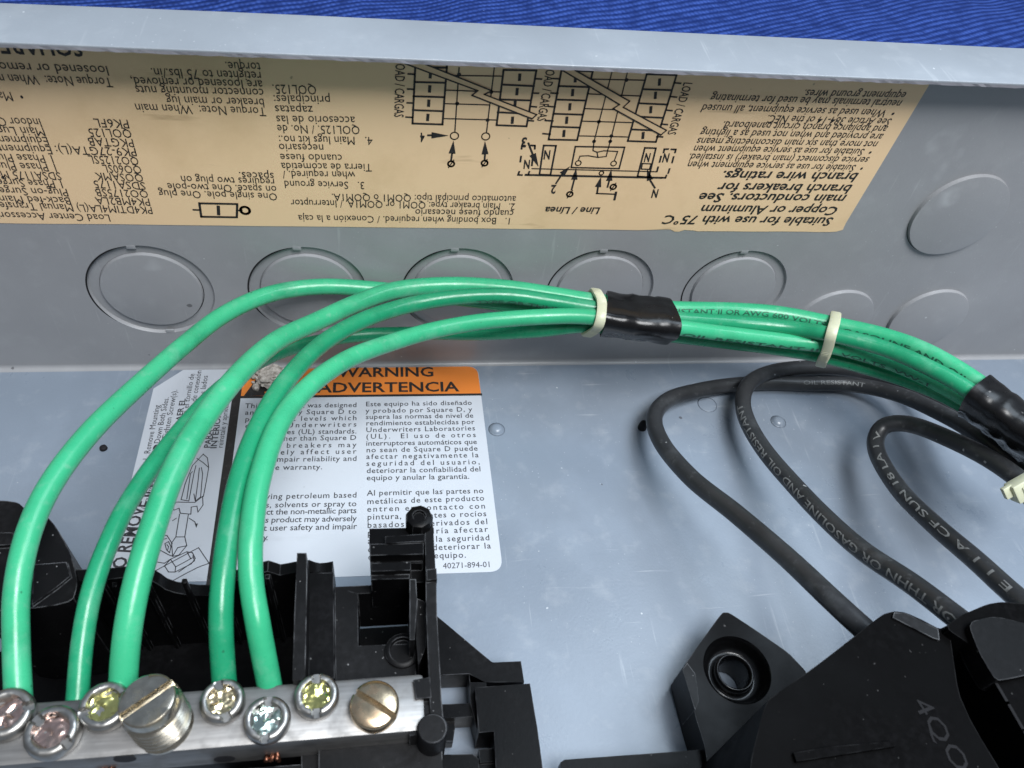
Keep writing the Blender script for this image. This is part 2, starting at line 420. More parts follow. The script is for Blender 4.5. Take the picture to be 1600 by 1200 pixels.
def knockout_ring(cx, cz, ri):
    m = MB(); dp = 0.8; n = 72
    L = [circ(cx, cz, 14.1, 0), circ(cx, cz, 13.75, dp), circ(cx, cz, ri+0.35, dp)]
    vs = [p for l in L for p in l]
    fs = [(a*n+k, a*n+(k+1) % n, (a+1)*n+(k+1) % n, (a+1)*n+k) for a in range(2) for k in range(n)]
    m.add(vs, fs)
    # small tie tabs that hold the ring at top and bottom
    for a in (math.pi/2+0.12, -math.pi/2+0.1): m.box((cx+13.75*math.cos(a), 0.22, cz+13.75*math.sin(a)), (2.0, 0.5, 1.3), 0.15)
    return m
def knockout_disc(cx, cz, r, y0, y1):
    m = MB(); n = 72
    L = [circ(cx, cz, r+0.30, y0), circ(cx, cz, r+0.05, y1+0.06), circ(cx, cz, r-0.25, y1)]
    vs = [p for l in L for p in l]
    fs = [(a*n+k, a*n+(k+1) % n, (a+1)*n+(k+1) % n, (a+1)*n+k) for a in range(2) for k in range(n)] + [tuple(range(2*n, 3*n))]
    return m.add(vs, fs)
def dark_arc(cx, cz, r, y, a0, a1, wd=0.2):  # shear line with the shade of the down-facing edge put into its colour
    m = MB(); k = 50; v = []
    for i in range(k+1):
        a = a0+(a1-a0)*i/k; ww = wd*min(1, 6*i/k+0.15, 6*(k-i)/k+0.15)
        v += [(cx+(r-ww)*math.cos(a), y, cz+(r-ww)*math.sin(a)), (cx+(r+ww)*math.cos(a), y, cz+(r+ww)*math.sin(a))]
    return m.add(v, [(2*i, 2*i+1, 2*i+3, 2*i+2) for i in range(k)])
for i, (x, z) in enumerate(KO):
    ko = knockout_ring(x, z, 11.18).build('knockout', M_WALL, box, angle=25)
    knockout_disc(x, z, 11.18, 0.8, -0.02).build('knockout_center', M_WALL, ko, angle=25)
    dark_arc(x, z, 14.12, -0.03, 1.75, 3.9).build('shaded_shear_line', M_DARK, ko)
    if i == 0: dark_arc(x, z, 11.5, 0.75, -1.7, 0.6, 0.12).build('shaded_shear_line', M_DARK, ko)
for i, (x, z, r) in enumerate(SMALL):
    ko = knockout_disc(x, z, r, 0.02, -1.0).build('knockout', M_WALL, box, angle=25)
    dark_arc(x, z, r+0.3, -0.03, 3.3, 5.6, 0.14).build('shaded_shear_line', M_DARK, ko)
def dimple(px, py, r, h=1.1):
    c = atz(px, py, 0); m = MB()
    m.lathe(c, [(r*1.25, 0.0), (r*1.08, 0.10), (r*0.98, 0.35*h), (r*0.8, 0.72*h), (r*0.5, 0.95*h), (r*0.2, h)], 28)
    return m
dimple(776, 671, 1.75).build('weld_dimple', M_FLOOR, box, True)
dimple(1216, 659, 1.75).build('weld_dimple', M_FLOOR, box, True)
dimple(1105, 632, 2.2, 0.25).build('weld_dimple', M_FLOOR, box, True)
c = atz(1003, 669, 0); MB().lathe(c, [(1.15, 0), (1.15, 1.2), (0.9, 2.4), (0.45, 2.9)], 20).build('rivet', M_DARK, box, True)
c = atz(162, 701, 0); MB().lathe(c, [(0.9, 0), (0.8, 0.6), (0.4, 0.8)], 20).build('rivet', M_DARK, box, True)

# ------------------------------------------------------------------ blue cloth beyond the rim
m = MB(); nx, ny = 150, 70; v = []
for j in range(ny+1):
    for i in range(nx+1):
        x = -420+i*900/nx; y = 16+j*330/ny
        z = 56 + 3.5*noise.noise((x*0.016, y*0.02, 3)) + 0.9*noise.noise((x*0.06, y*0.03, 9)) - 0.04*(y-16)
        v.append((x, y, z))
m.add(v, [(j*(nx+1)+i, j*(nx+1)+i+1, (j+1)*(nx+1)+i+1, (j+1)*(nx+1)+i) for j in range(ny) for i in range(nx)])
cl = m.build('woven_cloth', M_CLOTH, None, True)
tag(cl, 'blue woven fabric behind the rim of the grey box', 'cloth')

# ------------------------------------------------------------------ stickers
WN = V((0, -1, 0)); FN = V((0, 0, 1))
tan = thing('wiring_label', (0, 0, 0), 'aged tan paper sticker with wiring diagrams, upside down on the upper side wall', 'sticker')
P = lambda q, y=-0.10: aty(q[0], q[1], y)
def sheet(pts, n, th):
    m = MB(); k = len(pts); n = V(n)
    m.add(pts + [p - n*th for p in pts], [tuple(range(k)), tuple(reversed(range(k, 2*k)))] + [(i, (i+1) % k, k+(i+1) % k, k+i) for i in range(k)]); return m
def wavy(a, b, n, amp, seed):
    r = random.Random(seed); a = V(a); b = V(b); d = (b-a); o = []
    for i in range(n): o.append(a+d*(i/n)+V((0, 0, (r.random()-0.5)*amp)))
    return o
br, tr = P((1310, 362)), P((1450, 135)); tr = br+(tr-br)*1.1
bl = V((XL+2, -0.10, 46.2))
e0 = br+V((-2.2, 0, -0.15))
outline = wavy(bl, P((1040, 360)), 40, 0.12, 1) + wavy(P((1040, 360)), P((1098, 361)), 8, 0.7, 2) + wavy(P((1098, 361)), e0, 10, 0.14, 4)
c1 = br+V((0.9, 0, 0.6)); c2 = br+(tr-br)*0.06+V((0.6, 0, 0.2))
outline += [e0, br+V((-0.6, 0, 0.0)), c1, c2, tr, V((XL+2, -0.10, tr.z))]
outline = [V((p[0], -0.10, p[2])) for p in outline]
sheet(outline, WN, 0.08).build('paper_sheet', M_TAN, tan)
YT = -0.16
def tl(body, p0, p1, h, s=(1, 0, 0), bold=0.0, shear=0.0):       # s = (scale, ox, oy) of the enlarged crop it was read from
    q0 = (s[1]+p0[0]/s[0], s[2]+p0[1]/s[0]); q1 = (s[1]+p1[0]/s[0], s[2]+p1[1]/s[0])
    text('tan', body, aty(*q0, YT), aty(*q1, YT), WN, h, bold, shear)
A = (3.243, 0, 0); Bc = (3.636, 400, 60); Cc = (3.478, 600, 80); Dc = (2.857, 1040, 60)
H1 = 2.05
for b, p, q in (('Torque Note:  When main', (1345, 545), (682, 525)), ('breaker or main lug', (1338, 500), (838, 486)), ('connector mounting nuts', (1335, 450), (682, 434)),
                ('are loosened or removed,', (1328, 408), (660, 390)), ('retighten to 75 lbs./in.', (1323, 364), (762, 345)), ('torque.', (1318, 318), (1140, 313)),
                ('Torque Note:  When main', (562, 395), (-100, 372)), ('loosened or removed,', (545, 335), (-140, 310)), ('•  Main', (112, 468), (-60, 462)),
                ('Load Center Accessories', (555, 1087), (-75, 1072)),
                ('PK4DTIM4LA(L)', (770, 1048), (385, 1036)), ('Manual Transfer', (368, 1036), (-35, 1022)), ('PK4MB2LA', (758, 1006), (478, 998)), ('Back-fed Main', (355, 1000), (-10, 990)),
                ('QO2175SB', (747, 965), (478, 956)), ('Plug-on Surge', (340, 957), (-10, 948)), ('SDSA1175', (733, 923), (470, 914)), ('1 Phase Surge', (320, 915), (-20, 904)),
                ('QOSAMK', (722, 883), (478, 874)), ('SDSA1175 Main', (303, 873), (-70, 863)), ('QO60SL', (712, 840), (515, 834)), ('1 Phase Plug', (288, 830), (-30, 821)),
                ('QO2125SL', (698, 796), (443, 787)), ('1 Phase Plug', (272, 786), (-46, 777)), ('PK9-27GTA(L):', (688, 750), (275, 738)), ('Equipment', (258, 740), (-20, 732)),
                ('PKGTAB', (675, 704), (440, 696)), ('Equipment', (240, 694), (-38, 687)), ('QOL125', (662, 656), (443, 650)), ('Main Lug', (222, 647), (-20, 640)),
                ('PK6FL', (650, 607), (470, 600)), ('Indoor Cover', (203, 600), (-130, 590))): tl(b, p, q, H1, A)
tl('SQUARE D', (402, 206), (-140, 184), 3.2, A, 0.02)
for b, p, q in (('One single pole. One plug', (433, 302), (246.7, 296.6)), ('on space. One two-pole', (432, 290.5), (260.6, 286)), ('requires two plug on', (429, 279), (282, 274.5)), ('spaces.', (428, 270), (373, 268.6))): tl(b, p, q, H1)
for b, p, q in (('1.   Box bonding when required. / Conexión a la caja', (1455, 1020), (238, 1003)), ('cuando fuese necesario', (1467, 977), (905, 970)), ('2.   Main breaker type: QOM1 or QOM1A. / Interruptor', (1475, 938), (195, 915)),
                ('automático principal tipo: QOM1 o QOM1A.', (1480, 896), (430, 882)), ('3.   Service ground', (618, 815), (160, 808)), ('when required. /', (562, 756), (148, 752)), ('Tierra de acometida', (658, 713), (140, 706)),
                ('cuando fuese', (490, 660), (135, 655)), ('necesario', (385, 602), (128, 598)), ('4.   Main lugs kit no.:', (662, 560), (128, 552)), ('QOL125. / No. de', (590, 498), (118, 491)), ('accesorio de las', (562, 444), (113, 438)),
                ('zapatas', (322, 384), (105, 380)), ('principales:', (422, 327), (98, 322)), ('QOL125.', (342, 268), (92, 262))): tl(b, p, q, H1, Bc)
for b, p, q in (('Suitable for use with 75°C', (755, 800), (-6, 790)), ('Copper or Aluminum', (780, 752), (165, 744)), ('main conductors. See', (815, 699), (155, 690)), ('branch breakers for', (840, 654), (240, 645)), ('branch wire ratings.', (868, 601), (262, 592))):
    tl(b, p, q, 2.7, Dc, 0.018, 0.2)
for b, p, q in (('•  Suitable for use as service equipment when', (893, 566), (103, 549)), ('service disconnect (main breaker) is installed.', (915, 530), (110, 514)), ('•  Suitable for use as service equipment when', (932, 494), (130, 478)),
                ('not more than six main disconnecting means', (955, 460), (145, 443)), ('are provided and when not used as a lighting', (978, 426), (160, 404)), ('and appliance branch circuit panelboard.', (998, 391), (262, 370)),
                ('See Article 384-14 of the NEC.', (1015, 358), (460, 342)), ('•  When used as service equipment, all unused', (1035, 320), (165, 294)), ('neutral terminals may be used for terminating', (1062, 277), (205, 248)), ('equipment ground wires.', (1082, 240), (625, 229))):
    tl(b, p, q, 2.0, Dc, 0.004, 0.2)
tl('Line / Línea', (1180, 850), (880, 846), 2.0, Cc, 0.02, 0.2)
for b, p, q in (('OAD / CARGAS', (62, 66), (56, 357)), ('OAD / CARGAS', (880, 98), (832, 378))): tl(b, p, q, 2.0, Cc, 0.01)
tl('LOAD / CARGAS', (82, 195), (8, 428), 2.0, Dc, 0.01)
for b, p, q, h in (('4', (220, 445), (198, 445), 2.2), ('3', (780, 470), (752, 470), 2.4), ('2', (938, 728), (912, 728), 2.4), ('1', (1282, 765), (1258, 765), 2.4), ('N', (1496, 752), (1464, 752), 2.4),
                ('N', (908, 540), (874, 540), 2.3), ('N', (1453, 555), (1424, 555), 2.3), ('N', (797, 592), (764, 592), 2.3), ('N', (1556, 557), (1524, 557), 2.3)): tl(b, p, q, h, Cc, 0.03)
# wiring diagram: inked lines
DG = [MB(), MB(), MB()]; dg2 = MB(); dg3 = MB()      # left diagram, right diagram, plug-on symbol
def which(q): return DG[2] if q[1] > 790 and q[0] < 0 else DG[1] if q[0] > 858 or (q[1] > 480 and q[0] > 715) else DG[0]
cc = lambda q, y=YT: aty(600+q[0]/3.478, 80+q[1]/3.478, y)
def ln(pts, w=0.28, closed=False, y=YT, mb=None): stroke_mb(mb or which(pts[0]), [cc(q, y) for q in pts], w, WN, closed)
def dot(q, r, y=YT, ring=0):
    c = cc(q, y); n = 20
    o = [c+V((r*math.cos(2*math.pi*k/n), 0, r*math.sin(2*math.pi*k/n))) for k in range(n)]
    if ring: stroke_mb(which(q), o, ring, WN, True)
    else: which(q).add(o, [tuple(range(n))])
def fill(pts, mb, y): mb.add([cc(q, y) for q in pts], [tuple(range(len(pts)))])
BW = 0.42
def column(tl_, tr_, bl_, br_, divs, marks, ticks):
    ln([tl_, bl_], BW); ln([tr_, br_], BW); ln([bl_, br_], BW)
    for a, b in divs: ln([a, b], BW)
    for x, y in marks: ln([(x+1, y-13), (x-1, y+13)], 0.62)
    for a, b in ticks: ln([a, b], 0.36)
column((170, 82), (342, 80), (155, 393), (318, 398), [((165, 168), (333, 172)), ((160, 245), (328, 250)), ((157, 320), (322, 326)), ((170, 86), (342, 90))], [(252, 128), (248, 205), (243, 283), (238, 360)],
       [((132, 124), (166, 126)), ((128, 206), (162, 207)), ((126, 281), (159, 282)), ((120, 358), (156, 360))])
column((650, 102), (828, 105), (612, 402), (775, 408), [((650, 102), (828, 105)), ((643, 182), (815, 190)), ((630, 262), (800, 268)), ((618, 332), (790, 340))], [(737, 142), (723, 220), (712, 290), (698, 375)],
       [((822, 150), (856, 152)), ((808, 228), (840, 229)), ((795, 300), (828, 303)), ((780, 376), (812, 379))])
column((965, 100), (1135, 108), (895, 480), (1050, 483), [((952, 190), (1108, 195)), ((940, 263), (1090, 268)), ((925, 340), (1078, 345)), ((912, 410), (1062, 415)), ((965, 104), (1135, 110))], [(1040, 150), (1025, 225), (1010, 302), (993, 375), (978, 447)],
       [((920, 149), (955, 151)), ((908, 228), (945, 229)), ((895, 300), (930, 303)), ((880, 377), (918, 379)), ((864, 448), (903, 451))])
column((1428, 125), (1590, 130), (1325, 488), (1478, 493), [((1428, 125), (1590, 130)), ((1408, 207), (1565, 212)), ((1388, 283), (1540, 290)), ((1370, 355), (1515, 362)), ((1348, 425), (1495, 432))], [(1497, 168), (1475, 240), (1450, 318), (1408, 458)],
       [((1578, 172), (1612, 175)), ((1556, 247), (1590, 250)), ((1533, 320), (1566, 323)), ((1510, 396), (1540, 399)), ((1483, 464), (1515, 466))])
for a in ([(408, 90), (385, 440)], [(600, 85), (557, 442)], [(342, 132), (645, 136)], [(337, 212), (635, 222)], [(330, 285), (575, 292)], [(322, 366), (615, 374)],
          [(1238, 115), (1142, 490), (1136, 540), (1158, 549)], [(1322, 118), (1230, 490), (1216, 538)], [(1120, 152), (1415, 158)], [(1105, 232), (1397, 244)], [(1090, 312), (1270, 318)], [(1075, 380), (1350, 388)], [(1058, 460), (1328, 466)]): ln(a, 0.26)
for q in ((408, 127), (398, 285), (583, 222), (563, 374), (1318, 157), (1168, 383), (1236, 460), (1142, 490), (1230, 490)): dot(q, 0.42)
for q, r in (((383, 460), 0.85), ((553, 463), 0.85), ((1056, 608), 0.62), ((1248, 610), 0.62), ((1182, 662), 0.50)): dot(q, r, YT, 0.24)
def arrow(tail, base, apex, hw=0.75, w=0.42):
    a, b, t = cc(tail), cc(base), cc(apex); d = (t-b).normalized(); s = WN.cross(d)*hw
    stroke_mb(which(tail), [a, b], w, WN); which(tail).add([b-s, b+s, t], [(0, 1, 2)])
for a in (((365, 592), (370, 556), (378, 485)), ((547, 592), (549, 560), (549, 487)), ((240, 457), (258, 457), (352, 459)), ((785, 500), (808, 560), (840, 628)), ((935, 718), (968, 668), (1012, 625)),
          ((1020, 752), (1034, 698), (1045, 634)), ((1215, 738), (1224, 704), (1236, 640)), ((1472, 742), (1446, 700), (1430, 640)), ((1158, 773), (1163, 738), (1180, 682))): arrow(*a)
ln([(1255, 777), (1155, 773)], 0.36)
for q in ((365, 612), (547, 608), (1010, 777), (1246, 737)):
    dot(q, 0.66, YT, 0.38); ln([(q[0]-14, q[1]+20), (q[0]+14, q[1]-20)], 0.26)
ln([(1040, 518), (1308, 522), (1278, 638), (1018, 632)], 0.36, True)
ln([(1158, 549), (1163, 577), (1110, 568), (1065, 570), (1057, 593)], 0.26); ln([(1163, 548), (1195, 541), (1270, 545), (1252, 595)], 0.26); ln([(1216, 538), (1208, 572), (1163, 577)], 0.26)
ln([(868, 512), (935, 514), (905, 672), (845, 670)], 0.4, True); ln([(1418, 525), (1478, 527), (1440, 684), (1378, 680)], 0.4, True)
ln([(1405, 610), (1452, 612), (1443, 642), (1398, 640)], 0.3, True); ln([(770, 672), (1510, 688)], 0.5); ln([(805, 638), (1485, 655)], 0.26)
for a in ([(762, 512), (750, 513), (748, 530)], [(800, 512), (820, 513), (820, 530)], [(745, 572), (741, 600)], [(735, 655), (729, 672), (750, 673)], [(808, 585), (804, 620)], [(790, 655), (783, 672)], [(1520, 550), (1524, 532), (1545, 532)], [(1562, 533), (1586, 534), (1582, 550)],
          [(1506, 572), (1498, 602)], [(1574, 575), (1566, 605)], [(1490, 630), (1484, 652)], [(1552, 640), (1545, 662)], [(1535, 675), (1530, 688), (1508, 687)]): ln(a, 0.42)
band1 = [(115, 68), (510, 215), (478, 240), (805, 367), (830, 345), (545, 235), (585, 215), (222, 70)]
band2 = [(955, 95), (1280, 290), (1245, 312), (1505, 455), (1535, 430), (1300, 305), (1335, 272), (1040, 105)]
for b in (band1, band2):
    k = len(b); h = k//2
    for i in range(h-1): fill([b[i], b[i+1], b[k-2-i], b[k-1-i]], dg2, -0.21)
    ln(b[:h], 0.3, False, -0.25, dg3); ln(b[h:], 0.3, False, -0.25, dg3); ln([b[h-1], b[h]], 0.3, False, -0.25, dg3)
aa = lambda q: (q[0]/3.243*3.478-600*3.478, q[1]/3.243*3.478-80*3.478)
ln([aa(q) for q in ((1010, 1030), (1202, 1034), (1200, 1101), (1020, 1098))], 0.5, True); ln([aa((1106, 1048)), aa((1108, 1085))], 0.7); ln([aa((980, 1063)), aa((1012, 1064))], 0.4)
dot(aa((1242, 1066)), 0.95, YT, 0.55); ln([aa((1200, 1066)), aa((1225, 1066))], 0.4)
DG[0].build('wiring_diagram', M_INK, tan); dgo = DG[1].build('wiring_diagram', M_INK, tan); DG[2].build('plug_symbol', M_INK, tan)
dg2.build('break_band', M_TANBAND, dgo); dg3.build('break_outline', M_INK, dgo)

# warning sticker on the back panel
FZ = 0.16
warn = thing('warning_label', (-36, -31, 0), 'white and orange WARNING ADVERTENCIA sticker on the back panel under the green wires', 'sticker')
wq = lambda x, y, z=0.10: atz(160+x/2.5, 550+y/2.5, z)
def rnd_corner(a, c, b, r, n=6):
    a, c, b = V(a), V(c), V(b); p = c+(a-c).normalized()*r; q = c+(b-c).normalized()*r
    return [p*(1-t)**2+c*2*t*(1-t)+q*t*t for t in (i/n for i in range(n+1))]
tlc = V((-71.6, -1.35, 0.10)); trc = V((6.0, -1.35, 0.10)); brc = atz(786, 893, 0.10); blc = atz(166, 913, 0.10); lc = V((-78.0, -7.6, 0.10))
out = [tlc] + rnd_corner(tlc, trc, brc, 3.2) + rnd_corner(trc, brc, blc, 3.2) + [blc, lc]
sheet(out, FN, 0.09).build('vinyl_sheet', M_WHITE, warn)
hx0 = atz(377, 590, 0.12).x
hb = wq(1468, 166, 0.125).y; hb0 = wq(560, 176, 0.125).y
hdr = [V((hx0, -1.4, 0.125)), *rnd_corner((hx0, -1.4, 0.125), (5.9, -1.4, 0.125), (6.0, hb, 0.125), 3.1), V((6.05, hb, 0.125)), V((hx0, hb0, 0.125))]
hd = sheet(hdr, FN, 0.02).build('orange_header', M_ORANGE, warn)
m = MB()
stroke_mb(m, [V((hx0, hb0, 0.15)), V((6.0, hb, 0.15))], 0.75, FN)
a0, a1 = atz(378, 608, 0.14), atz(340, 915, 0.14); d0 = atz(371, 623, 0.14)
m.add([V((hx0-1.6, -1.4, 0.14)), V((hx0+0.5, -1.4, 0.14)), V((hx0+0.5, a1.y, 0.14)), V((hx0-1.7, a1.y, 0.14))], [(0, 1, 2, 3)])
tri = [wq(552, 172, 0.165), wq(700, 168, 0.165), wq(640, 52, 0.165)]
m.add(tri, [(0, 1, 2)])
m.build('black_border', M_INK, warn)
m = MB(); m.box((wq(636, 125, 0.18).x, wq(636, 125, 0.18).y, 0.18), (0.55, 2.2, 0.01)); m.box((wq(638, 158, 0.18).x, wq(638, 158, 0.18).y, 0.18), (0.6, 0.6, 0.01))
m.build('exclamation_mark', M_ORANGE, warn)
def wt(body, p0, p1, h, bold=0.0, mode='space', owner='warn', z=FZ): text(owner, body, wq(*p0, z), wq(*p1, z), FN, h, bold, 0.0, mode)
wt('WARNING', (918, 97), (1292, 95), 3.5, 0.02, 'scale', 'warnh'); wt('ADVERTENCIA', (838, 158), (1392, 153), 3.5, 0.02, 'scale', 'warnh')
X0 = 556
for b, y0, x1, y1 in (('This equipment was designed', 219, 992, 215), ('and tested by Square D to', 245, 992, 241), ('perform at levels which', 271, 992, 266), ('exceed Underwriters', 297, 992, 291), ('Laboratories (UL) standards.', 323, 992, 318),
                      ('Use of other than Square D', 349, 991, 343), ('circuit breakers may', 376, 992, 371), ('adversely affect user', 402, 992, 397), ('safety, impair reliability and', 430, 992, 425), ('void the warranty.', 462, 858, 458),
                      ('Allowing petroleum based', 576, 992, 568), ('paints, solvents or spray to', 609, 992, 602), ('contact the non-metallic parts', 637, 992, 629), ('of this product may adversely', 668, 993, 660), ('affect user safety and impair', 700, 994, 691), ('reliability.', 738, 645, 735)):
    wt(b, (X0, y0), (x1, y1), 1.62, 0.006)
for b, x0, y0, x1, y1 in (('Este equipo ha sido diseñado', 1028, 212, 1443, 206), ('y probado por Square D, y', 1028, 238, 1445, 232), ('supera las normas de nivel de', 1028, 262, 1449, 256), ('rendimiento establecidas por', 1029, 287, 1454, 281), ('Underwriters Laboratories', 1029, 313, 1456, 306),
                          ('(UL).  El uso de otros', 1029, 339, 1459, 332), ('interruptores automáticos que', 1029, 366, 1463, 359), ('no sean de Square D puede', 1030, 392, 1466, 385), ('afectar negativamente la', 1030, 418, 1470, 411), ('seguridad del usuario,', 1030, 445, 1474, 438),
                          ('deteriorar la confiabilidad del', 1031, 473, 1477, 466), ('equipo y anular la garantía.', 1031, 501, 1433, 495), ('Al permitir que las partes no', 1033, 561, 1488, 551), ('metálicas de este producto', 1033, 594, 1492, 580), ('entren en contacto con', 1033, 624, 1495, 611),
                          ('pintura, solventes o rocíos', 1034, 655, 1500, 641), ('basados en derivados del', 1034, 687, 1504, 672), ('petróleo podría afectar', 1035, 718, 1507, 702), ('adversamente la seguridad', 1036, 749, 1512, 735), ('del usuario y deteriorar la', 1036, 782, 1518, 767)):
    wt(b, (x0, y0), (x1, y1), 1.62, 0.006)
wt('operación del equipo.', (1037, 812), (1420, 803), 1.62, 0.006); wt('40271-894-01', (1330, 846), (1513, 840), 1.5, 0.0, 'scale')
# left panel: lines that read upwards
sq = lambda x, y, z=FZ: atz(200+x/3.157, 550+y/3.157, z)
def up(b, p0, p1, h, bold=0.0): text('warn', b, sq(*p0), sq(*p1), FN, h, bold, 0.0, 'scale')
text('warn', 'TO REMOVE INTERIOR:', atz(190, 903, FZ), atz(262, 690, FZ), FN, 3.0, 0.022, 0.0, 'scale')
def upl(body, px, L, h, end=True, bold=0.0):
    q = atz(px[0], px[1], FZ); d = V((0, L, 0)); text('warn', body, q-d if end else q, q if end else q+d, FN, h, bold, 0.0, 'scale')
for b_, e_, L_, bo in (('1. Remove Mounting', (250, 633), 17, 0), ('Screw Down Both Sides.', (264, 621), 20, 0), ('2. Tighten Screw(s).', (277, 609), 18, 0), ('PARA EXTRAER EL', (290, 623), 19, 0.02), ('1. Retire el tornillo de', (304, 584), 20, 0), ('montaje de conexión', (315, 579), 18, 0), ('en ambos lados', (325, 587), 14, 0)): upl(b_, e_, L_, 1.45, True, bo)
upl('PARA', (328, 700), 5.5, 1.5, False, 0.02); upl('INTERIOR', (338, 701), 11, 1.5, False, 0.02); upl('reinstale y apriete. Después,', (348, 700), 22, 1.4, False)
up('(para extraer el interior)', (90, 775), (175, 520), 1.3)
dr = MB()
def sk(pts, w=0.2): stroke_mb(dr, [sq(*q) for q in pts], w, FN)
for a in ([(370, 503), (392, 522), (398, 570), (386, 640), (372, 712)], [(372, 503), (318, 560), (282, 650), (262, 728)], [(335, 560), (325, 600), (300, 735), (262, 728)], [(318, 590), (308, 600), (290, 725)], [(352, 572), (345, 640), (332, 735)], [(362, 570), (368, 600), (358, 715), (332, 735), (325, 700)],
          [(340, 525), (370, 545), (398, 570)], [(238, 740), (218, 768), (228, 780), (252, 770), (258, 795), (310, 800), (312, 765), (340, 760), (345, 790), (370, 755), (368, 712)], [(238, 740), (330, 742), (368, 712)], [(254, 800), (236, 912), (215, 942), (220, 1008), (250, 1002), (290, 955), (280, 912), (298, 800)], [(236, 912), (280, 912)], [(220, 1008), (245, 965), (290, 955)],
          [(220, 832), (238, 820)], [(302, 820), (330, 838), (336, 860)], [(124, 1085), (348, 965), (400, 1042), (345, 1062), (290, 1090), (178, 1152), (176, 1135), (124, 1085)], [(180, 1055), (210, 1022), (290, 985), (318, 990), (332, 1018), (312, 1045), (232, 1085), (200, 1085), (180, 1055)], [(210, 1022), (235, 1060), (232, 1085)], [(235, 1060), (318, 1015)], [(290, 985), (310, 1020)],
          [(165, 905), (192, 905), (218, 945)], [(165, 905), (148, 972), (120, 1000), (122, 1032), (180, 1042), (205, 1025)], [(148, 972), (200, 1000), (222, 1008)], [(182, 945), (200, 935), (212, 960), (205, 990), (190, 975), (182, 945)], [(192, 950), (200, 960), (196, 975)], [(160, 940), (170, 925), (190, 920)], [(320, 1005), (328, 1030), (250, 1085)]): sk(a)
dr.add([sq(330, 846), sq(345, 846), sq(337, 868)], [(0, 1, 2)])
dr.build('screwdriver_drawing', M_INKF, warn)

# ------------------------------------------------------------------ wires
GREEN=[[(29, 1092, 123.0), (23, 1010, 123.8), (25, 920, 125.6), (46, 830, 129.4), (84, 752, 135.1), (145, 672, 143.8), (212, 606, 154.4), (285, 540, 167.9), (352, 490, 179.3), (425, 459, 187.8), (505, 448, 192.7), (590, 452, 196.0), (680, 462, 198.7), (770, 474, 200.0), (860, 483, 201.1), (930, 490, 201.1), (1000, 500, 201.1), (1060, 508, 202.2), (1150, 516, 203.5), (1250, 522, 204.6), (1320, 535, 204.7), (1400, 560, 202.8), (1470, 595, 197.8), (1540, 640, 191.9), (1600, 690, 187.0), (1660, 745, 184.0)], [(119, 1088, 123.0), (128, 1010, 125.0), (142, 930, 128.0), (165, 860, 132.0), (200, 785, 139.0), (250, 710, 148.0), (310, 640, 161.0), (370, 588, 174.9), (430, 553, 186.9), (495, 533, 194.8), (570, 523, 199.8), (660, 521, 201.7), (750, 521, 200.6), (840, 517, 199.5), (920, 509, 198.3), (1000, 517, 198.2), (1060, 526, 200.3), (1130, 535, 205.4), (1220, 546, 206.4), (1300, 560, 204.4), (1390, 586, 200.4), (1470, 617, 194.4), (1545, 660, 187.4), (1600, 705, 182.4), (1660, 760, 180.3)], [(190, 1080, 122.0), (198, 1000, 122.9), (214, 910, 124.9), (240, 820, 128.8), (270, 740, 133.7), (312, 665, 141.5), (370, 590, 153.3), (430, 535, 167.1), (490, 504, 177.9), (555, 474, 186.6), (620, 453, 192.3), (700, 446, 196.3), (780, 450, 197.7), (860, 461, 198.1), (920, 470, 198.3), (1000, 479, 198.5), (1060, 484, 199.6), (1150, 486, 202.7), (1220, 492, 202.8), (1300, 508, 200.8), (1380, 526, 196.8), (1450, 551, 191.8), (1525, 595, 184.8), (1600, 655, 177.7), (1660, 712, 174.6)], [(355, 1062, 124.0), (346, 980, 125.1), (349, 900, 127.1), (360, 820, 131.2), (378, 740, 137.2), (408, 660, 146.3), (447, 595, 157.3), (500, 540, 169.4), (560, 504, 179.4), (630, 480, 187.5), (710, 465, 191.6), (790, 461, 193.7), (860, 470, 194.7), (920, 480, 194.9), (1000, 492, 194.9), (1060, 499, 196.4), (1150, 505, 199.8), (1230, 511, 199.8), (1300, 522, 195.7), (1380, 543, 191.7), (1450, 573, 186.7), (1512, 609, 181.8), (1600, 675, 174.8), (1660, 730, 171.8)], [(424, 1062, 124.0), (402, 980, 124.9), (391, 900, 126.9), (394, 820, 129.8), (408, 740, 135.7), (437, 660, 144.6), (483, 604, 153.5), (545, 561, 164.4), (610, 535, 174.2), (680, 515, 182.0), (760, 502, 187.8), (850, 496, 191.5), (920, 496, 192.3), (1000, 507, 191.4), (1060, 512, 192.9), (1130, 521, 196.5), (1220, 532, 199.4), (1300, 542, 199.4), (1390, 567, 196.4), (1470, 602, 190.3), (1540, 645, 183.1), (1600, 692, 179.0), (1660, 748, 176.8)]]
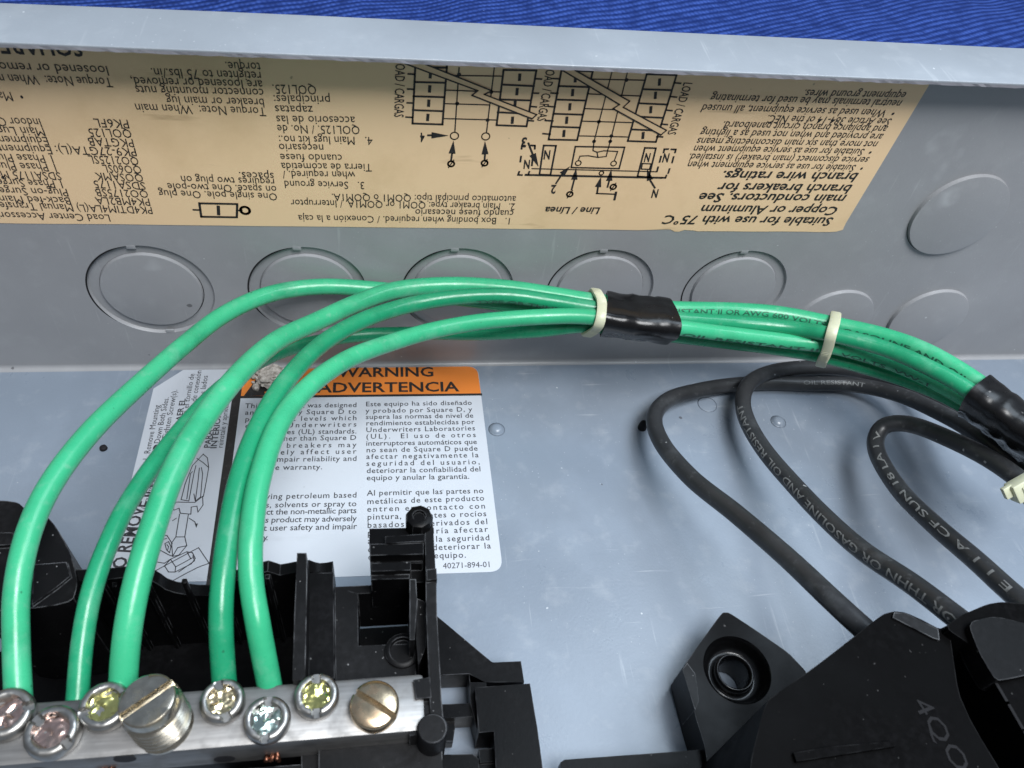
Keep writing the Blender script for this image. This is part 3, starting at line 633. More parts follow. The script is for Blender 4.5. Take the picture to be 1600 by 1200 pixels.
BLACK=[[(1400, 1026, 140.0), (1352, 985, 143.5), (1300, 938, 149.0), (1225, 868, 161.3), (1150, 803, 173.6), (1080, 748, 186.7), (1034, 695, 198.7), (1022, 652, 207.6), (1046, 623, 215.3), (1096, 609, 221.9), (1147, 602, 226.5), (1200, 599, 228.8), (1251, 600, 230.0), (1329, 601, 229.8), (1406, 617, 221.7), (1484, 652, 206.6), (1542, 691, 193.5), (1600, 738, 185.3), (1660, 795, 182.1)], [(1540, 1000, 140.0), (1495, 965, 144.5), (1426, 912, 155.0), (1348, 860, 167.4), (1288, 808, 178.6), (1240, 758, 189.7), (1195, 705, 200.7), (1168, 660, 209.6), (1160, 625, 216.3), (1173, 597, 222.0), (1207, 581, 227.4), (1255, 574, 231.8), (1305, 575, 234.6), (1350, 583, 235.5), (1410, 603, 228.8), (1470, 635, 218.1), (1540, 683, 201.4), (1600, 722, 190.7), (1660, 775, 186.0)], [(1640, 975, 147.0), (1580, 925, 155.0), (1522, 872, 165.0), (1464, 823, 176.0), (1412, 774, 188.0), (1380, 728, 198.0), (1368, 695, 205.0), (1375, 671, 207.0), (1395, 661, 206.0), (1430, 664, 203.0), (1484, 685, 194.0), (1542, 715, 183.0), (1600, 755, 173.0), (1660, 805, 168.0)]]

RGS, RB = [1.95, 1.66, 2.1, 1.88, 1.92], 2.12
def wire_path(w, n=14): return crom([atd(*q) for q in w], n)
def resample(p, step=1.0):
    s = [0.0]
    for a, b in zip(p, p[1:]): s.append(s[-1]+(b-a).length)
    N = int(s[-1]/step); o = []; j = 0
    for i in range(N+1):
        t = s[-1]*i/N
        while j < len(s)-2 and s[j+1] < t: j += 1
        f = (t-s[j])/max(1e-9, s[j+1]-s[j]); o.append(p[j].lerp(p[j+1], f))
    return o, s[-1]/N
def foot_point(px, y=-101.5, z=34.6):
    x = 0.0
    for _ in range(30):
        e = V((x, y, z))-CAM; X = 800+FOC*e.dot(V(ROT[0]))/e.dot(V(ROT[2])); x -= (X-px)*0.09
    return V((x, y, z))
GP = [resample(crom([foot_point(w[0][0])] + [atd(*q) for q in w[1:]], 14))[0] for w in GREEN]
BP = [resample(wire_path(w))[0] for w in BLACK]
def jitter(p, seed, amp):
    return [q + V((noise.noise((i*0.035, seed, 0)), noise.noise((i*0.035, seed, 5)), noise.noise((i*0.035, seed, 9))))*amp for i, q in enumerate(p)]
glabels = ['light green wire at the far left, highest arch of the bundle', 'thin dark green wire passing behind its neighbour, second from left in the terminal bar', 'thick light green wire beside the big threaded screw, arching over the others',
           'dark green wire fourth from left, pressed against the rightmost one above the bar', 'rightmost green wire at the terminal bar, lowest and innermost arch']
blabels = ['plain black wire with the widest loop, no legible print', 'middle black wire printed GASOLINE AND OIL RESISTANT', 'short black wire loop at right edge with worn white print']
GP = [jitter(p, i+1.3, 0.3) for i, p in enumerate(GP)]; BP = [jitter(p, i+8.7, 0.45) for i, p in enumerate(BP)]
gw, bw = [], []
for i, p in enumerate(GP):
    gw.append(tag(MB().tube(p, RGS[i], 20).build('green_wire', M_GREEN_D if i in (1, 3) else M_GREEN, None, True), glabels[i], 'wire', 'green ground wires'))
for i, p in enumerate(BP):
    bw.append(tag(MB().tube(p, RB, 20).build('black_wire', M_BLACKW, None, True), blabels[i], 'wire', 'black circuit wires'))
def nearest(p, px, py):
    best, bi = 1e9, 0
    for i, q in enumerate(p):
        e = q-CAM; z = e.dot(V(ROT[2])); X = 800+FOC*e.dot(V(ROT[0]))/z; Y = 600+FOC*e.dot(V(ROT[1]))/z
        d = (X-px)**2+(Y-py)**2
        if d < best: best, bi = d, i
    return bi
WT = []                       # (key, path, radius, start index, offset angle)
def wire_text(key, p, r, body, q0, q1, h, ang):
    i0, i1 = nearest(p, *q0), nearest(p, *q1)
    if i1 < i0: p = list(reversed(p)); i0, i1 = len(p)-1-i0, len(p)-1-i1
    L = sum((p[i+1]-p[i]).length for i in range(i0, i1))
    text('wt%d' % len(WT), body, V((0, 0, 0)), V((L, 0, 0)), FN, h, 0.012, 0.0, 'wire'); WT.append((key, p, r, i0, ang))
wire_text(('b', 1), BP[1], RB, 'OR THHN OR GASOLINE AND OIL RESISTANT', (1505, 972), (1166, 640), 1.75, 0.32)
wire_text(('b', 2), BP[2], RB, 'E 1 1 A CF SUN 18 LA 1 V', (1585, 930), (1371, 680), 1.5, -0.1)
wire_text(('b', 0), BP[0], RB, 'OIL RESISTANT', (1250, 603), (1350, 603), 1.2, 0.25)
wire_text(('g', 2), GP[2], RGS[2], 'RESISTANT II OR AWG 600 VOLTS', (1030, 482), (1290, 505), 1.25, -0.12)
wire_text(('g', 2), GP[2], RGS[2], 'GASOLINE AND OIL', (1316, 512), (1520, 592), 1.15, -0.35)
wire_text(('g', 3), GP[3], RGS[3], 'TYPE OR THHN OR', (745, 462), (915, 479), 1.3, -0.95)
wire_text(('g', 4), GP[4], RGS[4], 'OIL RESISTANT II', (1063, 512), (1275, 540), 1.2, -0.85)
wire_text(('g', 4), GP[4], RGS[4], 'VOLTS  VW-1', (1312, 545), (1455, 598), 1.2, -0.75)
# small nick marks on the sheath
# ------------------------------------------------------------------ tape wraps and cable ties round the bundle
def section(i, paths, ref, rad, extra, nseg=44):
    """loop of radius-hull round the wires in the plane across path ref at index i"""
    c0 = ref[i]; t = (ref[min(i+2, len(ref)-1)]-ref[max(i-2, 0)]).normalized()
    a = (V((-20, -148, 166))-c0); a = (a-t*a.dot(t)).normalized(); b = t.cross(a)
    pts2 = []
    for p, r in zip(paths, rad):
        k = min(range(len(p)), key=lambda j: abs((p[j]-c0).dot(t)) + 0.02*(p[j]-c0).length)
        e = p[k]-c0; x, y = e.dot(a), e.dot(b)
        pts2 += [(x+(r+extra)*math.cos(u*math.pi/12), y+(r+extra)*math.sin(u*math.pi/12)) for u in range(24)]
    cx = sum(q[0] for q in pts2)/len(pts2); cy = sum(q[1] for q in pts2)/len(pts2)
    def cross(o, p, q): return (p[0]-o[0])*(q[1]-o[1])-(p[1]-o[1])*(q[0]-o[0])
    S = sorted(set(pts2)); lo = []; hi = []
    for q in S:
        while len(lo) > 1 and cross(lo[-2], lo[-1], q) <= 0: lo.pop()
        lo.append(q)
    for q in reversed(S):
        while len(hi) > 1 and cross(hi[-2], hi[-1], q) <= 0: hi.pop()
        hi.append(q)
    H = lo[:-1]+hi[:-1]; out = []
    for k in range(nseg):
        an = 2*math.pi*k/nseg; dx, dy = math.cos(an), math.sin(an); best = 0
        for A, B in zip(H, H[1:]+H[:1]):
            ex, ey = B[0]-A[0], B[1]-A[1]; den = dx*ey-dy*ex
            if abs(den) < 1e-12: continue
            tt = ((A[0]-cx)*ey-(A[1]-cy)*ex)/den; uu = ((A[0]-cx)*dy-(A[1]-cy)*dx)/den
            if tt > 0 and -1e-6 <= uu <= 1+1e-6: best = max(best, tt)
        out.append((cx+dx*best, cy+dy*best))
    out = [tuple(sum(out[(k+j) % nseg][d] for j in (-1, 0, 1))/3 for d in (0, 1)) for k in range(nseg)]
    return [c0+a*x+b*y for x, y in out], c0+a*cx+b*cy, t
def sleeve(idx, paths, ref, rad, extra, seed, wr):
    m = MB(); rings = []
    loops = [section(i, paths, ref, rad, extra) for i in idx]
    N = len(loops[0][0])
    # ease the loops along the bundle so the wrap is taut
    L = [[p.copy() for p in l[0]] for l in loops]
    for _ in range(3): L = [[(L[max(i-1, 0)][k]+L[i][k]*2+L[min(i+1, len(L)-1)][k])/4 for k in range(N)] for i in range(len(L))]
    for i, lp in enumerate(L):
        c = loops[i][1]
        lay = 0.30*(1-(i % 7)/7.0)
        rings.append([m.bm.verts.new(p+(p-c).normalized()*(lay+wr*noise.noise((i*0.35, math.cos(k*2*math.pi/N)*2.2, math.sin(k*2*math.pi/N)*2.2+seed)))) for k, p in enumerate(lp)])
    inner = [[m.bm.verts.new(c+(v.co-c)*0.93) for v in rr] for rr, c in ((rings[0], loops[0][1]), (rings[-1], loops[-1][1]))]
    for A, B in zip(rings, rings[1:]):
        for k in range(N): m.bm.faces.new((A[k], A[(k+1) % N], B[(k+1) % N], B[k]))
    for A, B in ((inner[0], rings[0]), (rings[-1], inner[1])):
        for k in range(N): m.bm.faces.new((A[k], A[(k+1) % N], B[(k+1) % N], B[k]))
    return m
ref = GP[3]
i0, i1 = nearest(ref, 944, 485), nearest(ref, 1053, 499)
tp = sleeve(list(range(i0, i1+1)), GP, ref, RGS, 0.7, 1, 0.3).build('tape_wrap', M_TAPE, None, angle=50)
tag(tp, 'short black electrical tape wrap around the green bundle in the middle', 'tape', 'tape wraps on the green bundle')
i0, i1 = nearest(ref, 1515, 612), nearest(ref, 1640, 705)
tp2 = sleeve(list(range(i0, i1+1)), GP, ref, RGS, 0.9, 7, 0.5).build('tape_wrap', M_TAPE, None, angle=50)
tag(tp2, 'creased black electrical tape wrap over the bundle at the right edge', 'tape', 'tape wraps on the green bundle')
def cable_tie(px, py, paths, ref, rad, width, skew=0.0):
    i = nearest(ref, px, py); m = MB()
    lp, c, t = section(i, paths, ref, rad, 0.25, 120)
    N = len(lp); rows = []
    for k, p in enumerate(lp):
        n = (p-c).normalized(); rib = 0.16 if k % 2 else 0.0
        sk = t*(skew*n.dot(V((0, -0.6, 0.8))))
        th = 0.85+rib
        rows.append([m.bm.verts.new(q) for q in (p-t*width/2+sk, p-t*(width/2)+n*(th*0.75)+sk, p-t*(width/2-0.35)+n*th+sk, p+t*(width/2-0.35)+n*th+sk, p+t*(width/2)+n*(th*0.75)+sk, p+t*width/2+sk)])
    for k in range(N):
        A, B = rows[k], rows[(k+1) % N]
        for j in range(6): m.bm.faces.new((A[j], A[(j+1) % 6], B[(j+1) % 6], B[j]))
    return m, lp, c, t
def tie_head(lp, c, t, width, k):
    p = lp[k]; n = (p-c).normalized(); s = t.cross(n).normalized()
    h = MB(); h.box(p+n*2.0, (width*1.3, 4.0, 3.2), 0.4, M3=Matrix((t, s, n)).transposed()); return h
for px, py, wd, sk, lab in ((931, 481, 2.4, 1.5, 'pale nylon cable tie round the green bundle left of the tape wrap'), (1293, 521, 2.5, 0.8, 'pale nylon cable tie round the green bundle right of the tape wrap')):
    m, lp, c, t = cable_tie(px, py, GP, ref, RGS, wd, sk)
    # the locking head sits at the back, against the wall side
    kb = max(range(len(lp)), key=lambda k: (lp[k]-c).normalized().dot(V((0.1, 0.45, -0.9))))
    tie = tag(m.build('cable_tie', M_NYLON, None, angle=40), lab, 'cable tie', 'nylon cable ties')
    tie_head(lp, c, t, wd, kb).build('tie_head', M_NYLON, tie, angle=30)
# third tie, half out of the picture, holding the black wires: head and cut tail show
refb = BP[2]
m, lp, c, t = cable_tie(1612, 768, [refb], refb, [RB], 3.2)
tie = tag(m.build('cable_tie', M_NYLON, None, angle=40), 'pale nylon cable tie with cut square head at the right edge', 'cable tie', 'nylon cable ties')
p0 = atd(1588, 768, 170); tt = (atd(1620, 750, 170)-p0).normalized(); vv = V((0.2, -0.6, 0.75)); vv = (vv-tt*vv.dot(tt)).normalized(); ss = tt.cross(vv)
Mx = Matrix((tt, ss, vv)).transposed()
h = MB(); h.box(p0+tt*1.5, (5.4, 4.2, 3.2), 0.35, M3=Mx); h.box(p0-tt*1.6-ss*0.9, (2.2, 2.6, 1.2), 0.2, M3=Mx); h.box(p0+tt*2.0+vv*1.7, (3.0, 2.2, 0.5), 0.15, M3=Mx)
h.build('tie_head', M_NYLON, tie, angle=30)

# crumbs lying about
def crumb(c, r, seed, n=3):
    m = MB(); t = bmesh.new(); bmesh.ops.create_icosphere(t, subdivisions=n, radius=1.0)
    for v in t.verts:
        d = v.co.normalized(); k = 1+0.45*noise.noise(d*1.6+V((seed, 0, 0)))+0.22*noise.noise(d*4.3+V((0, seed, 0)))+0.10*noise.noise(d*9)
        v.co = V((d.x*r[0]*k, d.y*r[1]*k, d.z*r[2]*k))+V(c)
    return m.merge(t)
c = atz(424, 588, 1.6)
m = crumb(c, (4.4, 3.0, 1.9), 3.0, 4)
for k in range(16):
    q = c+V((random.uniform(-5, 4), random.uniform(-3.6, 2.5), -1.4+random.random()*1.5)); m2 = crumb(q, [random.uniform(0.4, 1.1)]*3, k+11, 2)
    t = bmesh.new(); me = bpy.data.meshes.new('tmp'); m2.bm.to_mesh(me); m2.bm.free(); t.from_mesh(me); bpy.data.meshes.remove(me); m.merge(t)
tag(m.build('mortar_lump', M_CRUMB, None, angle=60), 'crumbly grey mortar lump lying on the orange header between the green wires', 'mortar')

# ------------------------------------------------------------------ terminal bar and its black plastic holder
bar = thing('terminal_bar', (-60, -104.6, 30), 'silver metal terminal bar with a row of screws, green wires clamped in it', 'terminal bar')
m = MB(); m.box((-67.5, -104.6, 34), (106, 8.9, 8.0), 0.7)
barb = m.build('bar_body', M_BAR, bar, angle=40)
m = MB()
for k in range(10):
    x = -119+k*11.0+5; pass
for q in ((351, 1186), (195, 1186), (60, 1205)):
    p = aty(q[0], q[1], -109.09); m.lathe(p, [(1.55, 0), (1.55, 0.02)], 24, (0, -1, 0))
m.build('wire_hole', M_DARK, bar)
for q in ((429, 1180), (165, 1203)):
    p = aty(q[0], q[1], -109.2); m = MB()
    for k in range(7):
        a = random.uniform(-1.4, 1.4); m.tube([p+V((a, 0.3, random.uniform(-0.8, 0.6))), p+V((a+random.uniform(-0.4, 0.4), -0.8, random.uniform(-1, 0.4)))], 0.32, 8)
    m.build('conductor_end', M_COPPER, bar, True)
ZB = 38.0
def screw(px, py, r, rot, kind, lab, h=2.3, rise=0.0):
    c0 = atz(px, py, ZB+h+rise); c = V((c0.x, c0.y, ZB+rise*0.0))
    hh = h+rise
    def notch(rr, z, a):
        d = min(abs((a-rot+math.pi) % (2*math.pi)-math.pi), abs((a-rot) % (2*math.pi)-0) if False else 9)
        d2 = abs((a-rot-math.pi+math.pi) % (2*math.pi)-math.pi)
        if rr > r*0.55 and z > hh*0.62 and (min(d, d2)*rr < 0.62): return hh*0.60
        j = 0.05*noise.noise((math.cos(a)*2*rr+px, math.sin(a)*2*rr, z*2)); return z+j
    def sq(rr, z, a):
        if rr < r*0.64: # squarish driver recess
            k = 1.0/max(abs(math.cos(a-rot)), abs(math.sin(a-rot))); return rr*min(k, 1.25)*0.9
        return rr*(1+0.012*noise.noise((math.cos(a)*3+px, math.sin(a)*3, z)))
    m = MB(); m.lathe(c, [(r*0.86, -0.2), (r*0.97, 0.15), (r, 0.5), (r, hh*0.55), (r*0.985, hh*0.72), (r*0.93, hh*0.90), (r*0.85, hh*0.985), (r*0.76, hh), (r*0.68, hh*0.97), (r*0.62, hh*0.72), (r*0.58, hh*0.52), (r*0.3, hh*0.48)], 72, (0, 0, 1), notch, sq)
    s = m.build('terminal_screw', M_ZINC, bar, angle=50); s['label'] = lab
    m = MB(); t = bmesh.new()
    bmesh.ops.create_grid(t, x_segments=18, y_segments=18, size=1.0)
    for v in t.verts:
        x, y = v.co.x, v.co.y; x, y = x*math.sqrt(1-y*y/2), y*math.sqrt(1-x*x/2); v.co = c+Matrix.Rotation(rot, 3, 'Z') @ V((x*r*0.62, y*r*0.62, hh*0.57+0.38*noise.noise((x*1.3+px, y*1.3, 1))+0.24*noise.noise((x*3.2+px, y*3.2, 1))))
    m.merge(t); m.build('driver_recess', M_REC[kind], s, angle=30)
screw(6, 1112, 3.75, 0.2, 'pink', 'zinc screw with reddish recess cut off by the left edge')
screw(78, 1140, 3.75, 2.5, 'pink', 'zinc screw with a reddish glint in its recess', 2.6)
screw(161, 1100, 3.6, 0.35, 'yellow', 'zinc screw with a bright yellow recess beside the big threaded screw')
screw(346, 1092, 3.3, 1.9, 'gold', 'zinc screw with a dull gold recess')
screw(416, 1121, 3.45, 1.55, 'green', 'zinc screw with a pale greenish recess')
screw(494, 1084, 3.4, 1.6, 'yellow', 'zinc screw with a yellow recess near the slotted brassy one')
def slotted(name, base, r, h, rot, mat, lab, thread=False, slotw=1.1, slotd=1.5, tilt=(0, 0, 1), dome=0.0):
    m = MB(); seg = 64; q = V((0, 0, 1)).rotation_difference(V(tilt)); R3 = Matrix.Rotation(rot, 3, 'Z')
    prof = [(r, -0.5)]
    if thread:
        z = 0.0
        while z < h-2.6: prof += [(r, z), (r*0.86, z+0.48), (r, z+0.96)]; z += 1.06
        prof += [(r*0.94, h-slotd)]
        pass
    else: prof += [(r, h-slotd)]
    prof = sorted(prof, key=lambda a: a[1])
    def pt(x, y, z): return V(base)+q @ (R3 @ V((x, y, 0))+V((0, 0, z)))
    rings = [[m.bm.verts.new(pt(rr*math.cos(2*math.pi*k/seg), rr*math.sin(2*math.pi*k/seg), z+ (0.62*k/seg*0.5 if thread and 0.2 < z < h-1.6 else 0))) for k in range(seg)] for rr, z in prof]
    for A, B in zip(rings, rings[1:]):
        for k in range(seg): m.bm.faces.new((A[k], A[(k+1) % seg], B[(k+1) % seg], B[k]))
    m.bm.faces.new(rings[-1])
    rt = prof[-1][0]
    for sgn in (1, -1):                       # the two half lands on either side of the slot
        a0 = math.asin(slotw/2/rt); n = 26; base_l = []
        for k in range(n+1):
            a = a0+(math.pi-2*a0)*k/n; base_l.append((rt*math.cos(a), sgn*rt*math.sin(a)))
        prev = None; 
        for sc, z in ((1.0, h-slotd), (1.0, h-0.5), (0.965, h-0.18), (0.90, h), (0.55, h+dome*0.7), (0.2, h+dome)):
            cx, cy = 0, sgn*slotw/2
            cur = [m.bm.verts.new(pt(cx+(x-cx)*sc, cy+(y-cy)*sc, z)) for x, y in base_l]
            if prev:
                for k in range(n): m.bm.faces.new((prev[k], prev[k+1], cur[k+1], cur[k]))
                m.bm.faces.new((prev[n], prev[0], cur[0], cur[n]))
            prev = cur
        m.bm.faces.new(prev)
    s = m.build(name, mat, bar, angle=38); s['label'] = lab; return s
cb = atz(256, 1131, ZB); cb = V((cb.x, cb.y, ZB-0.3))
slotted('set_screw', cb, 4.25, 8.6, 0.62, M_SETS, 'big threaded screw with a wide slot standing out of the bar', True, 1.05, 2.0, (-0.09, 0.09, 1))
cb = atz(585, 1101, ZB+1.6); cb = V((cb.x, cb.y, ZB))
slotted('slotted_screw', cb, 3.75, 2.0, -0.62, M_BRASS, 'brassy slotted screw flush with the right end of the bar', False, 0.95, 1.8, (0, 0, 1), 0.35)
# ---- holder
hold = thing('terminal_holder', (-40, -90, 0), 'black moulded plastic holder round the terminal bar, with scalloped wall, fin and ribbed post', 'plastic holder')
def soft(pts, k=2, q=0.16):
    for _ in range(k):
        o = []
        for i, a in enumerate(pts):
            b = pts[(i+1) % len(pts)]; o += [(a[0]+(b[0]-a[0])*q, a[1]+(b[1]-a[1])*q), (a[0]+(b[0]-a[0])*(1-q), a[1]+(b[1]-a[1])*(1-q))]
        pts = o
    return pts
def polyz(pts, z, off=(0, 0)): return [(lambda p: (p.x, p.y))(atz(a+off[0], b+off[1], z)) for a, b in pts]
YW = -78
sc_ = [(-60, 930), (0, 938), (50, 944), (80, 925), (100, 908), (150, 908), (190, 903), (227, 907), (240, 909), (250, 915), (258, 921), (272, 926), (288, 929), (308, 931), (326, 931), (343, 926), (354, 917), (366, 908), (385, 905), (403, 897), (418, 893), (428, 896), (437, 899), (449, 897), (459, 895), (482, 892), (490, 895), (499, 897), (510, 896), (520, 894)]
up_ = [aty(a, b, YW) for a, b in sc_]
m = MB(); n = len(up_); th = 2.2
vs = []
for p in up_: vs += [(p.x, YW, p.z), (p.x, YW+th, p.z), (p.x, YW+th, 2), (p.x, YW, 2)]
m.add(vs, [f for i in range(n-1) for f in ((4*i, 4*i+4, 4*i+5, 4*i+1), (4*i+1, 4*i+5, 4*i+6, 4*i+2), (4*i+3, 4*i+7, 4*i+4, 4*i))] + [(0, 1, 2, 3), (4*n-4, 4*n-3, 4*n-2, 4*n-1)])
for px in (205, 222, 268, 322, 372, 398, 440, 486, 512):
    p = aty(px, 985, YW); m.box((p.x, YW-0.4, 16), (0.9, 1.0, 31), 0.2)
m.build('scalloped_wall', M_PLASTIC, hold, angle=40)
m = MB(); m.box((-70, -93, 2), (110, 32, 4), 0.3); m.box((-75, -104.6, 14.5), (118, 7, 29), 0.3)
m.build('base_floor', M_PLASTIC, hold)
m = MB(); m.prism(polyz([(464, 864), (479, 864), (480, 900), (477, 1058), (470, 1063), (457, 1062), (460, 960)], 40), 2, 40, 0.5)
m.build('fin', M_PLASTIC_D, hold, angle=40)
m = MB()
m.prism(polyz([(482, 895), (521, 895), (523, 1060), (482, 1060)], 34), 2, 34, 0.6); m.build('divider_block', M_PLASTIC, hold, angle=40)
# windowed plate right of the fin
zp = 31; m = MB()
q = {k: atz(a, b, zp) for k, (a, b) in dict(a=(523, 917), b=(646, 911), c=(650, 1056), d=(524, 1064), e=(559, 928), f=(641, 924), g=(637, 1006), h=(560, 1009)).items()}
for quad in (('a', 'b', 'f', 'e'), ('b', 'c', 'g', 'f'), ('c', 'd', 'h', 'g'), ('d', 'a', 'e', 'h')): m.prism([(q[k].x, q[k].y) for k in quad], 17, zp)
m.build('window_plate', M_PLASTIC_D, hold)
m = MB(); c = atz(629, 1018, zp); m.lathe((c.x, c.y, zp-1), [(3.0, 0), (3.0, 1.5), (2.6, 1.8), (2.2, 1.8), (2.1, 0.8)], 30); m.build('round_boss', M_PLASTIC_D, hold, angle=40)
# ribbed block
m = MB()
for (x0, y0, x1, y1, z) in ((577, 826, 664, 852, 37.5), (578, 850, 662, 868, 39.0), (579, 866, 660, 882, 36.6), (580, 880, 642, 893, 38.2), (580, 891, 640, 906, 36.8)):
    m.prism(polyz([(x0, y0), (x1, y0-2), (x1, y1-2), (x0, y1)], z), 26, z, 0.45)
m.prism(polyz([(602, 838), (664, 834), (664, 846), (602, 849)], 39.4), 30, 39.4, 0.3)
m.prism(polyz([(642, 876), (664, 873), (666, 910), (642, 910)], 34), 20, 34, 0.3)
m.build('ribbed_block', M_PLASTIC, hold, angle=40)
m = MB(); m.prism(polyz([(640, 905), (650, 905), (652, 940), (648, 1000), (640, 1000)], 38), 17, 38, 0.4); m.prism(polyz([(652, 935), (664, 940), (666, 1010), (654, 1040), (650, 1000)], 35), 17, 35, 0.5)
m.build('inner_rib', M_PLASTIC_D, hold, angle=40)
m = MB(); m.prism(polyz([(664, 836), (666, 820), (676, 808), (679, 860), (682, 919), (683, 962), (690, 1090), (694, 1140), (674, 1140), (670, 1060), (666, 962)], 38.5), 0, 38.5, 0.5)
m.prism(polyz([(666, 890), (682, 888), (683, 905), (667, 907)], 39.3), 30, 39.3, 0.3)
m.build('side_rail', M_PLASTIC_D, hold, angle=40)
c = atz(676, 1138, 39); m = MB(); m.lathe((c.x, c.y, 3), [(2.35, 0), (2.35, 35.6), (2.1, 36)], 40); m.build('corner_boss', M_PLASTIC_D, hold, angle=40)
c = atz(655, 806, 41); m = MB(); m.lathe((c.x, c.y, 25), [(1.9, 0), (1.9, 9), (1.5, 9.3), (1.5, 11.0), (2.35, 11.4), (2.5, 12.2), (2.5, 15.2), (2.3, 15.8), (1.9, 16.0), (1.2, 16.0), (1.1, 15.4)], 9); m.build('post_knob', M_PLASTIC, hold, angle=30)
c = atz(658, 832, 37); m = MB(); m.lathe((c.x, c.y, 26), [(2.2, 0), (2.2, 11.4), (1.9, 11.8), (1.3, 11.8), (1.2, 10.8)], 26); m.build('post_collar', M_PLASTIC, hold, angle=40)
# clamp at the right end of the bar and the dark front below it
m = MB()
for pl, z in (([(646, 1062), (672, 1058), (674, 1090), (650, 1092)], 38.6), ([(652, 1090), (676, 1088), (676, 1101), (652, 1104)], 37.2), ([(644, 1104), (676, 1101), (678, 1144), (640, 1150)], 37.8)):
    m.prism(polyz(pl, z), 6, z, 0.5)
p = polyz([(626, 1048), (646, 1052), (654, 1082), (650, 1112), (628, 1142)], 38.15)
m.build('end_clamp', M_PLASTIC_D, hold, angle=40)
m = MB(); m.prism(polyz([(498, 1166), (690, 1152), (694, 1260), (498, 1270)], 33), 4, 33, 0.8); m.prism(polyz([(330, 1205), (500, 1192), (500, 1280), (320, 1280)], 30), 4, 30, 0.8)
m.prism(polyz([(470, 1172), (505, 1168), (500, 1210), (472, 1214)], 31), 8, 31, 1.2)
m.build('front_body', M_PLASTIC_D, hold, angle=40)
# block at far left, behind the first wires
m = MB(); zl = 34
m.prism(polyz(soft([(-60, 782), (25, 782), (42, 798), (66, 800), (84, 818), (100, 843), (114, 876), (122, 912), (112, 945), (-60, 960)], 2, 0.2), zl), 3, zl, 1.6)
m.prism(polyz([(52, 882), (104, 878), (110, 900), (88, 918), (50, 945)], zl+0.6), 20, zl+0.6, 0.5)
m.prism(polyz([(-60, 832), (20, 832), (30, 850), (-60, 856)], zl+1), 20, zl+1, 0.5)
m.build('end_block', M_PLASTIC_D, hold, angle=40)

# ------------------------------------------------------------------ black interior base seen right of the holder
ib = thing('bus_base', (0, -98, 0), 'flat black plastic base with square windows, its slanted corner right of the holder', 'plastic base')
def flat(mb, pts, z0, z1, bev=0.4): mb.prism(polyz(pts, z1), z0, z1, bev)
m = MB(); zb = 8
flat(m, [(660, 945), (682, 962), (768, 1034), (772, 1035), (814, 1033), (819, 1066), (760, 1066), (735, 1066), (733, 1053), (660, 1056)], 1, zb)
flat(m, [(733, 1053), (760, 1067), (760, 1140), (745, 1140), (735, 1100)], 1, zb, 0.2)
flat(m, [(660, 1101), (735, 1099), (742, 1120), (660, 1124)], 1, zb-1)
flat(m, [(660, 1122), (710, 1120), (711, 1138), (708, 1158), (660, 1160)], 1, zb-3, 0.3)
flat(m, [(660, 1180), (738, 1178), (748, 1186), (750, 1300), (660, 1300)], 1, zb-1)
flat(m, [(741, 1118), (760, 1118), (752, 1149), (749, 1149)], 1, zb, 0.1)
flat(m, [(748, 1171), (773, 1169), (776, 1190), (750, 1192)], 1, zb-0.6)
flat(m, [(746, 1186), (800, 1184), (804, 1300), (748, 1300)], 1, zb-1.5)
m.build('base_plate', M_PLASTIC, ib, angle=40)
m = MB(); flat(m, [(742, 1074), (828, 1068), (840, 1140), (848, 1200), (862, 1300), (780, 1300), (772, 1150), (772, 1143), (748, 1145)], 1, zb+2.5, 0.7)
m.build('raised_panel', M_PLASTIC, ib, angle=40)

# ------------------------------------------------------------------ mounting foot with its hole, and rail, under the breaker
ft = thing('mounting_foot', (48, -90, 0), 'black plastic mounting foot with a countersunk round hole, left of the breaker', 'mounting foot')
zf = 10
foot = polyz(soft([(1128, 957), (1139, 957), (1180, 984), (1232, 1020), (1262, 1052), (1250, 1075), (1222, 1100), (1224, 1230), (1110, 1230), (1101, 1165), (1089, 1128), (1067, 1046), (1073, 1034)], 2, 0.12), zf)
hc = atz(1152, 1046, zf)
def plate_hole(poly, c, r, z0, z1):
    bm = bmesh.new(); es = []
    lp = [[V((x, y, z1)) for x, y in poly], [V((c.x+r*math.cos(2*math.pi*k/60), c.y+r*math.sin(2*math.pi*k/60), z1)) for k in range(60)]]
    for L in lp:
        vs = [bm.verts.new(p) for p in L]; es += [bm.edges.new((vs[i], vs[(i+1) % len(vs)])) for i in range(len(vs))]
    bmesh.ops.triangle_fill(bm, use_beauty=True, edges=es, normal=(0, 0, 1))
    m = MB(); m.bm.free(); m.bm = bm
    k = len(poly); m.add([V((x, y, z1)) for x, y in poly]+[V((x, y, z0)) for x, y in poly], [(i, (i+1) % k, k+(i+1) % k, k+i) for i in range(k)])
    return m
m = plate_hole(foot, hc, 7.0, 0.3, zf); m.build('foot_plate', M_PLASTIC, ft)
m = MB()
def openlathe(m, c, prof, seg=60):
    rings = [[m.bm.verts.new(V(c)+V((r*math.cos(2*math.pi*k/seg), r*math.sin(2*math.pi*k/seg), z))) for k in range(seg)] for r, z in prof]
    for A, B in zip(rings, rings[1:]):
        for k in range(seg): m.bm.faces.new((A[k], A[(k+1) % seg], B[(k+1) % seg], B[k]))
openlathe(m, (hc.x, hc.y, zf), [(7.05, 0.05), (6.8, -0.25), (6.6, -1.6), (6.2, -2.8), (5.5, -3.6), (4.8, -3.9), (4.25, -3.8), (4.05, -3.2), (4.0, -1.7), (3.8, -1.3), (3.5, -1.3), (3.3, -1.7), (3.2, -2.6), (3.15, -9.6)])
m.build('countersunk_hole', M_GLOSS, ft, True)
